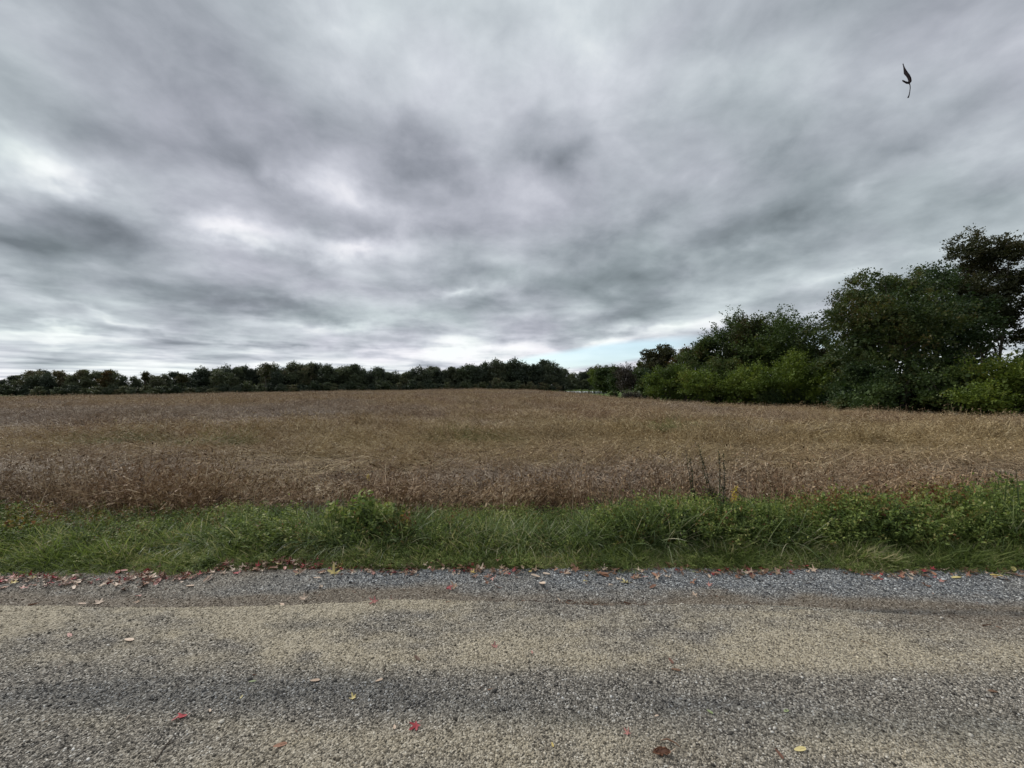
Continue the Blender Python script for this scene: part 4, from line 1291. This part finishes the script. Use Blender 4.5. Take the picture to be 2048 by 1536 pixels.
# (px, py, width in pixels, colour, rotation, curl, shape, label)
SINGLES = [
    (365, 1441, 30, 'red', 200, .5, 'm', 'bright red maple leaf lying on the road near the bottom left'),
    (833, 1462, 26, 'red', 140, .5, 'm', 'bright crimson maple leaf lying on the road left of the bottom centre'),
    (1256, 1477, 16, 'pink', 30, .6, 'm', 'small pink red leaf lying on the road right of the bottom centre'),
    (750, 1211, 20, 'pink', 80, .5, 'm', 'salmon red maple leaf on the pale edge of the road'),
    (990, 1302, 15, 'pink', 10, .5, 'm', 'small pinkish leaf on the tan middle of the road'),
    (1064, 1313, 8, 'pink', 10, .3, 'o', 'tiny pink leaf fragment right of the small pinkish leaf on tan road'),
    (707, 1406, 15, 'yellow', 45, .7, 'm', 'small pale yellow leaf on the dark grey band of the road'),
    (758, 1371, 13, 'pale', 120, .5, 'o', 'pale tan leaf above the small yellow leaf on the road'),
    (789, 1464, 12, 'pale', 20, .4, 'o', 'pale leaf left of the crimson maple leaf'),
    (258, 1288, 22, 'pale', 70, .4, 'o', 'pinkish tan oval leaf on the left part of the tan road'),
    (139, 1278, 14, 'pink', 60, .4, 'o', 'faded pink leaf at the far left of the tan road'),
    (630, 1371, 16, 'pale', 100, .5, 'o', 'tan curled leaf at the top of the grey band left of centre'),
    (505, 1372, 12, 'green', 100, .3, 'o', 'pale green leaf on the road near the grey band'),
    (483, 1404, 7, 'yellow', 0, .3, 'o', 'tiny yellow leaf on the grey band at the left'),
    (420, 1431, 9, 'pale', 40, .5, 'o', 'small round tan leaf right of the bright red maple leaf'),
    (834, 1325, 18, 'brown', 40, .5, 'o', 'flat brown leaf on the tan road near the centre'),
    (1390, 1190, 18, 'pale', 60, .5, 'm', 'peach coloured maple leaf on the grey shoulder right of centre'),
    (1253, 1166, 20, 'yellow', 90, .5, 'm', 'orange yellow maple leaf alone on the grey shoulder'),
    (1852, 1172, 20, 'rust', 120, .6, 'm', 'rust coloured maple leaf on the grey shoulder at the right'),
    (1800, 1155, 18, 'pink', 150, .4, 'o', 'pinkish leaf at the grass edge left of the yellow leaf'),
    (1912, 1158, 20, 'yellow', 100, .4, 'o', 'yellow leaf on the blue grey gravel near the right end'),
    (1504, 1153, 14, 'red', 20, .6, 'm', 'bright orange red leaf at the grass edge right of centre'),
    (668, 1152, 26, 'yellow', 30, .7, 'm', 'large pale yellow green star shaped leaf at the gravel edge'),
    (606, 1198, 16, 'pale', 10, .5, 'm', 'salmon leaf on the brown strip left of centre'),
    (564, 1209, 14, 'pale', 50, .5, 'o', 'pale tan leaf on the brown strip left of the salmon one'),
    (200, 1204, 18, 'pale', 80, .5, 'm', 'tan leaf on the brown strip at the left'),
    (164, 1205, 12, 'pale', 100, .3, 'o', 'whitish leaf left of the tan leaf on the brown strip'),
    (380, 1173, 14, 'pale', 90, .4, 'o', 'white looking leaf on the shoulder at the left'),
    (1558, 1520, 18, 'rust', 10, .7, 'o', 'rust brown leaf at the bottom right of centre'),
    (1600, 1510, 22, 'yellow', 95, .3, 'o', 'yellowish leaf near the bottom right of centre'),
    (1420, 1432, 12, 'green', 30, .3, 'o', 'pale green leaf on the grey gravel at right'),
    (1572, 1431, 14, 'green', 120, .3, 'o', 'pale green leaf farther right on the grey gravel'),
    (1313, 1440, 10, 'pale', 120, .4, 'o', 'small tan leaf on the grey gravel below centre right'),
    (1352, 1348, 16, 'brown', 60, .5, 'o', 'brown leaf scrap on the tan road right of centre'),
    (1342, 1330, 14, 'rust', 10, .7, 'o', 'dark reddish leaf scrap above the brown one'),
    (1985, 1393, 20, 'brown', 100, .4, 'o', 'brown flat leaf at the right on the tan road'),
    (1105, 1500, 10, 'yellow', 10, .4, 'o', 'tiny ochre leaf scrap near the bottom centre'),
    (560, 1503, 22, 'rust', 120, .3, 'o', 'faded rust leaf pressed flat near the bottom left'),
]
for i, (px, py, w, colr, rot, curl, shp, lab) in enumerate(SINGLES):
    Y = EYE * F / (py - HOR)
    x = X(px, Y)
    if Y < 3.6: z = road_z(x, Y)
    size = w * Y / F * (1.3 if shp == 'm' else 1.15)
    me = maple_mesh(i, curl, LM[colr]) if shp == 'm' else oval_mesh(i, curl, LM[colr])
    o = bpy.data.objects.new('fallen_leaf', None)
    COL.objects.link(o); o.empty_display_size = .05
    o.location = (x, Y, z + .004)
    o.rotation_euler = (R(random.uniform(-8, 14)), R(random.uniform(-8, 8)), R(rot))
    o.scale = (size, size, size)
    tag(o, lab, 'leaf')
    obj('blade', me, o)
    obj('stem', stem_mesh(LM[colr]), o)

# leaf litter along the edge of the grass: each leaf its own object
protoL = {}
for cname in ('rust', 'pale', 'pink', 'brown', 'yellow', 'red'):
    protoL[cname] = [maple_mesh(50 + k, .35 + .25 * k, LM[cname]) for k in range(3)] + [oval_mesh(k, .8, LM[cname]) for k in range(1)]
LLAB = {'rust': 'rust coloured dry leaf lying in the litter along the grass edge', 'pale': 'pale tan dry leaf lying in the litter along the grass edge', 'pink': 'salmon pink leaf lying in the litter along the grass edge',
        'brown': 'dark brown dry leaf lying in the litter along the grass edge', 'yellow': 'yellowish leaf lying in the litter along the grass edge', 'red': 'red leaf lying in the litter along the grass edge'}
random.seed(11)
cnt = 0
while cnt < 290:
    x = random.uniform(-4.9, 4.9)
    e = float(verge_edge(np.array([x]))[0])
    dens = 1.0 if x < -1.0 else (.75 if x < 1.6 else .42)
    if random.random() > dens * (.35 + .9 * float(fbm(np.array([x * 2.2]), np.array([0.5]), 2, 77)[0])): continue
    y = e + random.gauss(-.03, .065) - (.05 if x < -2.5 else 0) * random.random() * 2
    if random.random() < .07: y -= random.uniform(.05, .35)
    cn = random.choices(['rust', 'pale', 'pink', 'brown', 'yellow', 'red'], [28, 30, 10, 26, 4, 2])[0]
    o = bpy.data.objects.new('litter_leaf', random.choice(protoL[cn]))
    COL.objects.link(o)
    z = max(road_z(x, y) - .03 * float(smooth(3.5, 3.66, y)), float(land(np.array([x]), np.array([y]))[0]))
    o.location = (x, y, z + random.uniform(.004, .022))
    s_ = random.uniform(.05, .095)
    o.scale = (s_, s_, s_)
    o.rotation_euler = (random.gauss(0, .2), random.gauss(0, .2), random.uniform(0, 6.28))
    tag(o, LLAB[cn], 'leaf', {'rust': 'rust leaves', 'pale': 'pale tan leaves', 'pink': 'salmon pink leaves', 'brown': 'dark brown leaves', 'yellow': 'yellowish leaves', 'red': 'red leaves'}[cn] + ' along the grass edge')
    cnt += 1

lm_ = [protoL[c_][k_] for c_ in ('rust', 'brown', 'pale', 'red', 'rust', 'brown') for k_ in (0, 1)]
n = 3400
x = rng.uniform(-5.6, 5.6, n)
y = verge_edge(x) + rng.normal(.0, .045, n) - (x < -2.6) * rng.random(n) * .12
k = rng.random(n) < np.clip(1.1 - .10 * (x + 5), .3, 1) * np.clip((fbm(x * 2.6, y * 3, 3, 78) - .3) * 3, .1, 1)
x, y = x[k], y[k]; n = len(x)
zz = np.maximum(land(x, y), road_fields(x, y)[4] - .03 * smooth(3.5, 3.66, y)) + rng.uniform(.002, .018, n)
sc = rng.uniform(.03, .065, n)
scatter('leaf_litter', np.stack([x, y, zz], 1), np.stack([rng.normal(0, .4, n), rng.normal(0, .4, n), rng.uniform(0, 6.28, n)], 1), np.stack([sc, sc, sc], 1), lm_, rng.integers(0, len(lm_), n), None,
        'small broken dry leaves packed along the edge of the grass', 'leaf litter')

# crumbs of leaf, straw and bark on the road
bits = []
for k, cn in enumerate(['brown', 'rust', 'pale', 'brown']):
    rg = np.random.default_rng(k)
    Vv, Qq = ribbons(np.zeros((1, 3)), np.array([[1, .1, .1]]), np.array([1.0]), np.array([.22 if k < 2 else .10]), np.array([.1]), 3, rg)
    bits.append(gmesh('crumb', Vv, [Qq], LM[cn]))
n = 2600
x = rng.uniform(-5, 5, n); y = 1.5 + 2.05 * rng.random(n) ** .55
x[:500] = rng.uniform(-.2, 1.0, 500); y[:500] = 2.97 + rng.normal(0, .03, 500)
ta, mu, bl, dk, z = road_fields(x, y)
k = rng.random(n) < np.clip(.10 + .8 * mu + .5 * smooth(3.2, 3.5, y), 0, 1)
x, y, z = x[k], y[k], z[k]; n = len(x)
sc = .02 * np.exp(rng.normal(0, .45, n))
scatter('leaf_crumbs', np.stack([x, y, z + .004], 1), np.stack([rng.normal(0, .3, n), rng.normal(0, .3, n), rng.normal(0, .9, n)], 1), np.stack([sc, sc, sc], 1), bits, rng.integers(0, 4, n), None,
        'crumbs of dry leaf and straw strewn over the brown strip of the road', 'debris')

# twig at the bottom left, curled dead leaf at the bottom right
M['twig'] = barkmat('twig', (.07, .05, .035))
pts = [(310, 1536), (322, 1518), (333, 1500), (345, 1486), (352, 1480)]
W3 = []
for (px, py) in pts:
    Y = EYE * F / (py - HOR); W3.append((X(px, Y), Y, road_z(X(px, Y), Y) + .006))
W3 = np.array(W3); c0 = W3[0].copy()
o = place('twig', 0, 2, 0, (1, 1, 1), 'thin dark forked twig lying on the road at the bottom left', 'twig')
o.location = c0
obj('stem', gmesh('stem', *[(a, [b_]) for a, b_ in [tube(W3 - c0, [.0035, .003, .003, .002, .001], 5)]][0], M['twig']), o)
obj('side_shoot', gmesh('side_shoot', *[(a, [b_]) for a, b_ in [tube([W3[2] - c0, W3[2] - c0 + np.array([.03, .01, .006]), W3[2] - c0 + np.array([.045, .035, .004])], [.002, .0015, .0008], 4)]][0], M['twig']), o)

Y = EYE * F / (1524 - HOR)
x0 = X(1325, Y)
o = place('curled_leaf', 0, 2, 0, (1, 1, 1), 'curled dead brown leaf lying on the road at the bottom right of centre', 'leaf')
o.location = (x0, Y, road_z(x0, Y) + .004)
a_ = np.linspace(-1.1, 2.6, 12); l_ = np.linspace(-1, 1, 9)
A_, L_ = np.meshgrid(a_, l_)
wd = .011 * (1 - L_ ** 2) ** .5 + .001
Vv = np.stack([L_ * .036, .012 + wd * np.sin(A_), .012 - wd * np.cos(A_) * 1.0], -1).reshape(-1, 3)
Vv = Vv + np.random.default_rng(3).normal(0, .0028, Vv.shape)
Vv[:, 2] = np.maximum(Vv[:, 2], .001)
i = (np.arange(8)[:, None] * 12 + np.arange(11)[None, :]).ravel()
obj('blade', gmesh('blade', Vv, [np.stack([i, i + 1, i + 13, i + 12], 1)], LM['rust'], True), o)
obj('stem', gmesh('stem', *[(a, [b_]) for a, b_ in [tube([(.044, .012, .01), (.06, .02, .012), (.07, .035, .004)], .0014, 4)]][0], LM['pale']), o)
o = place('curled_leaf', 0, 2, 0, (1, 1, 1), 'thin curled sliver of leaf just above the curled dead brown leaf', 'leaf')
Y2 = EYE * F / (1500 - HOR); x2 = X(1342, Y2)
o.location = (x2, Y2, road_z(x2, Y2) + .004)
obj('blade', gmesh('blade', *[(a, [b_]) for a, b_ in [tube([(-.04, .02, .0), (-.01, .018, .008), (.02, .0, .006), (.035, -.02, .002)], [.001, .004, .003, .0008], 5)]][0], LM['brown']), o)

# ------------------------------------------------------------------ broad leaved weeds at the grass edge
for i, (px, py, s_, mt, lab) in enumerate([(1795, 1125, .13, 'weed', 'broad leaved green weed in the short grass at the right'), (1975, 1140, .14, 'lime', 'bright yellow green rosette weed at the gravel edge near the right end'),
                                          (1905, 1135, .10, 'weed', 'small dark leaved weed left of the bright rosette weed'), (60, 1165, .06, 'lime', 'little moss green plant among the leaf litter at the far left')]):
    rg = np.random.default_rng(90 + i)
    Y = EYE * F / (py - HOR); x0 = X(px, Y)
    o = place('rosette_weed', x0, Y, 0, (1, 1, 1), lab, 'weed')
    nl = 16
    a = rg.uniform(0, 6.28, nl)
    D = np.stack([np.cos(a), np.sin(a), rg.uniform(.25, 1.1, nl)], 1)
    me_ = ribbons(np.zeros((nl, 3)), D, rg.uniform(.6, 1.1, nl) * s_, np.full(nl, s_ * .26), rg.uniform(.8, 1.8, nl), 4, rg, side=np.stack([-np.sin(a), np.cos(a), np.zeros(nl)], 1))
    obj('leaves', gmesh('leaves', me_[0], [me_[1]], M[mt]), o)

# ------------------------------------------------------------------ leaf falling through the air
Yl = 1.0


def air(px, py, dy=0.0): return np.array([X(px, Yl), Yl + dy, EYE + (HOR - py) * Yl / F])


c0 = air(1819, 166)
RAY = (c0 - np.array([0, 0, EYE])); RAY /= np.linalg.norm(RAY)
path = [air(1806, 128), air(1808, 134), air(1811, 141), air(1814, 148), air(1818, 155), air(1820, 162), air(1818, 166), air(1813, 165), air(1809, 163), air(1805, 161)]
wid = [.001, .004, .010, .019, .022, .024, .024, .018, .010, .001]
thk = [(0, 0), (-.0006, .0), (-.0025, .001), (-.0045, .001), (-.003, .0014), (-.0022, .0014), (-.001, .0026), (0, .0020), (0, .0012), (0, 0)]
V_, Q_ = [], []
nw_ = 7
for i, (p, w, th) in enumerate(zip(path, wid, thk)):
    for j in range(nw_):
        f = j / (nw_ - 1) * 2 - 1
        lob = 1 - .35 * (i % 2) * abs(f) ** 3
        V_.append(p - c0 + RAY * (w * f * lob) + np.array([th[0] * f * 1.6 - .0025 * (1 - f * f) * (i in (3, 4)), 0, th[1] * f + .0012 * math.sin(f * 4 + i)]))
for i in range(len(path) - 1):
    for j in range(nw_ - 1):
        q = i * nw_ + j
        Q_.append((q, q + 1, q + nw_ + 1, q + nw_))
m, t, b = newmat('falling_leaf')
b.inputs['Base Color'].default_value = (.014, .008, .010, 1)
b.inputs['Roughness'].default_value = .8
b.inputs['Specular IOR Level'].default_value = .1
o = place('falling_leaf', 0, 2, 0, (1, 1, 1), 'dark curled leaf falling through the air with its long stem hanging down', 'leaf')
o.location = c0
bl_ = obj('blade', gmesh('blade', V_, [Q_], m, True), o)
sd = bl_.modifiers.new('thickness', 'SOLIDIFY'); sd.thickness = .0016; sd.offset = 0
st = [air(1818, 166), air(1820, 170), air(1820.5, 176), air(1819.5, 184), air(1818, 191), air(1816.3, 195)]
obj('stem', gmesh('stem', *[(a, [b_]) for a, b_ in [tube(np.array(st) - c0, [.0011, .0009, .0009, .0009, .0012, .0018], 6)]][0], m), o)
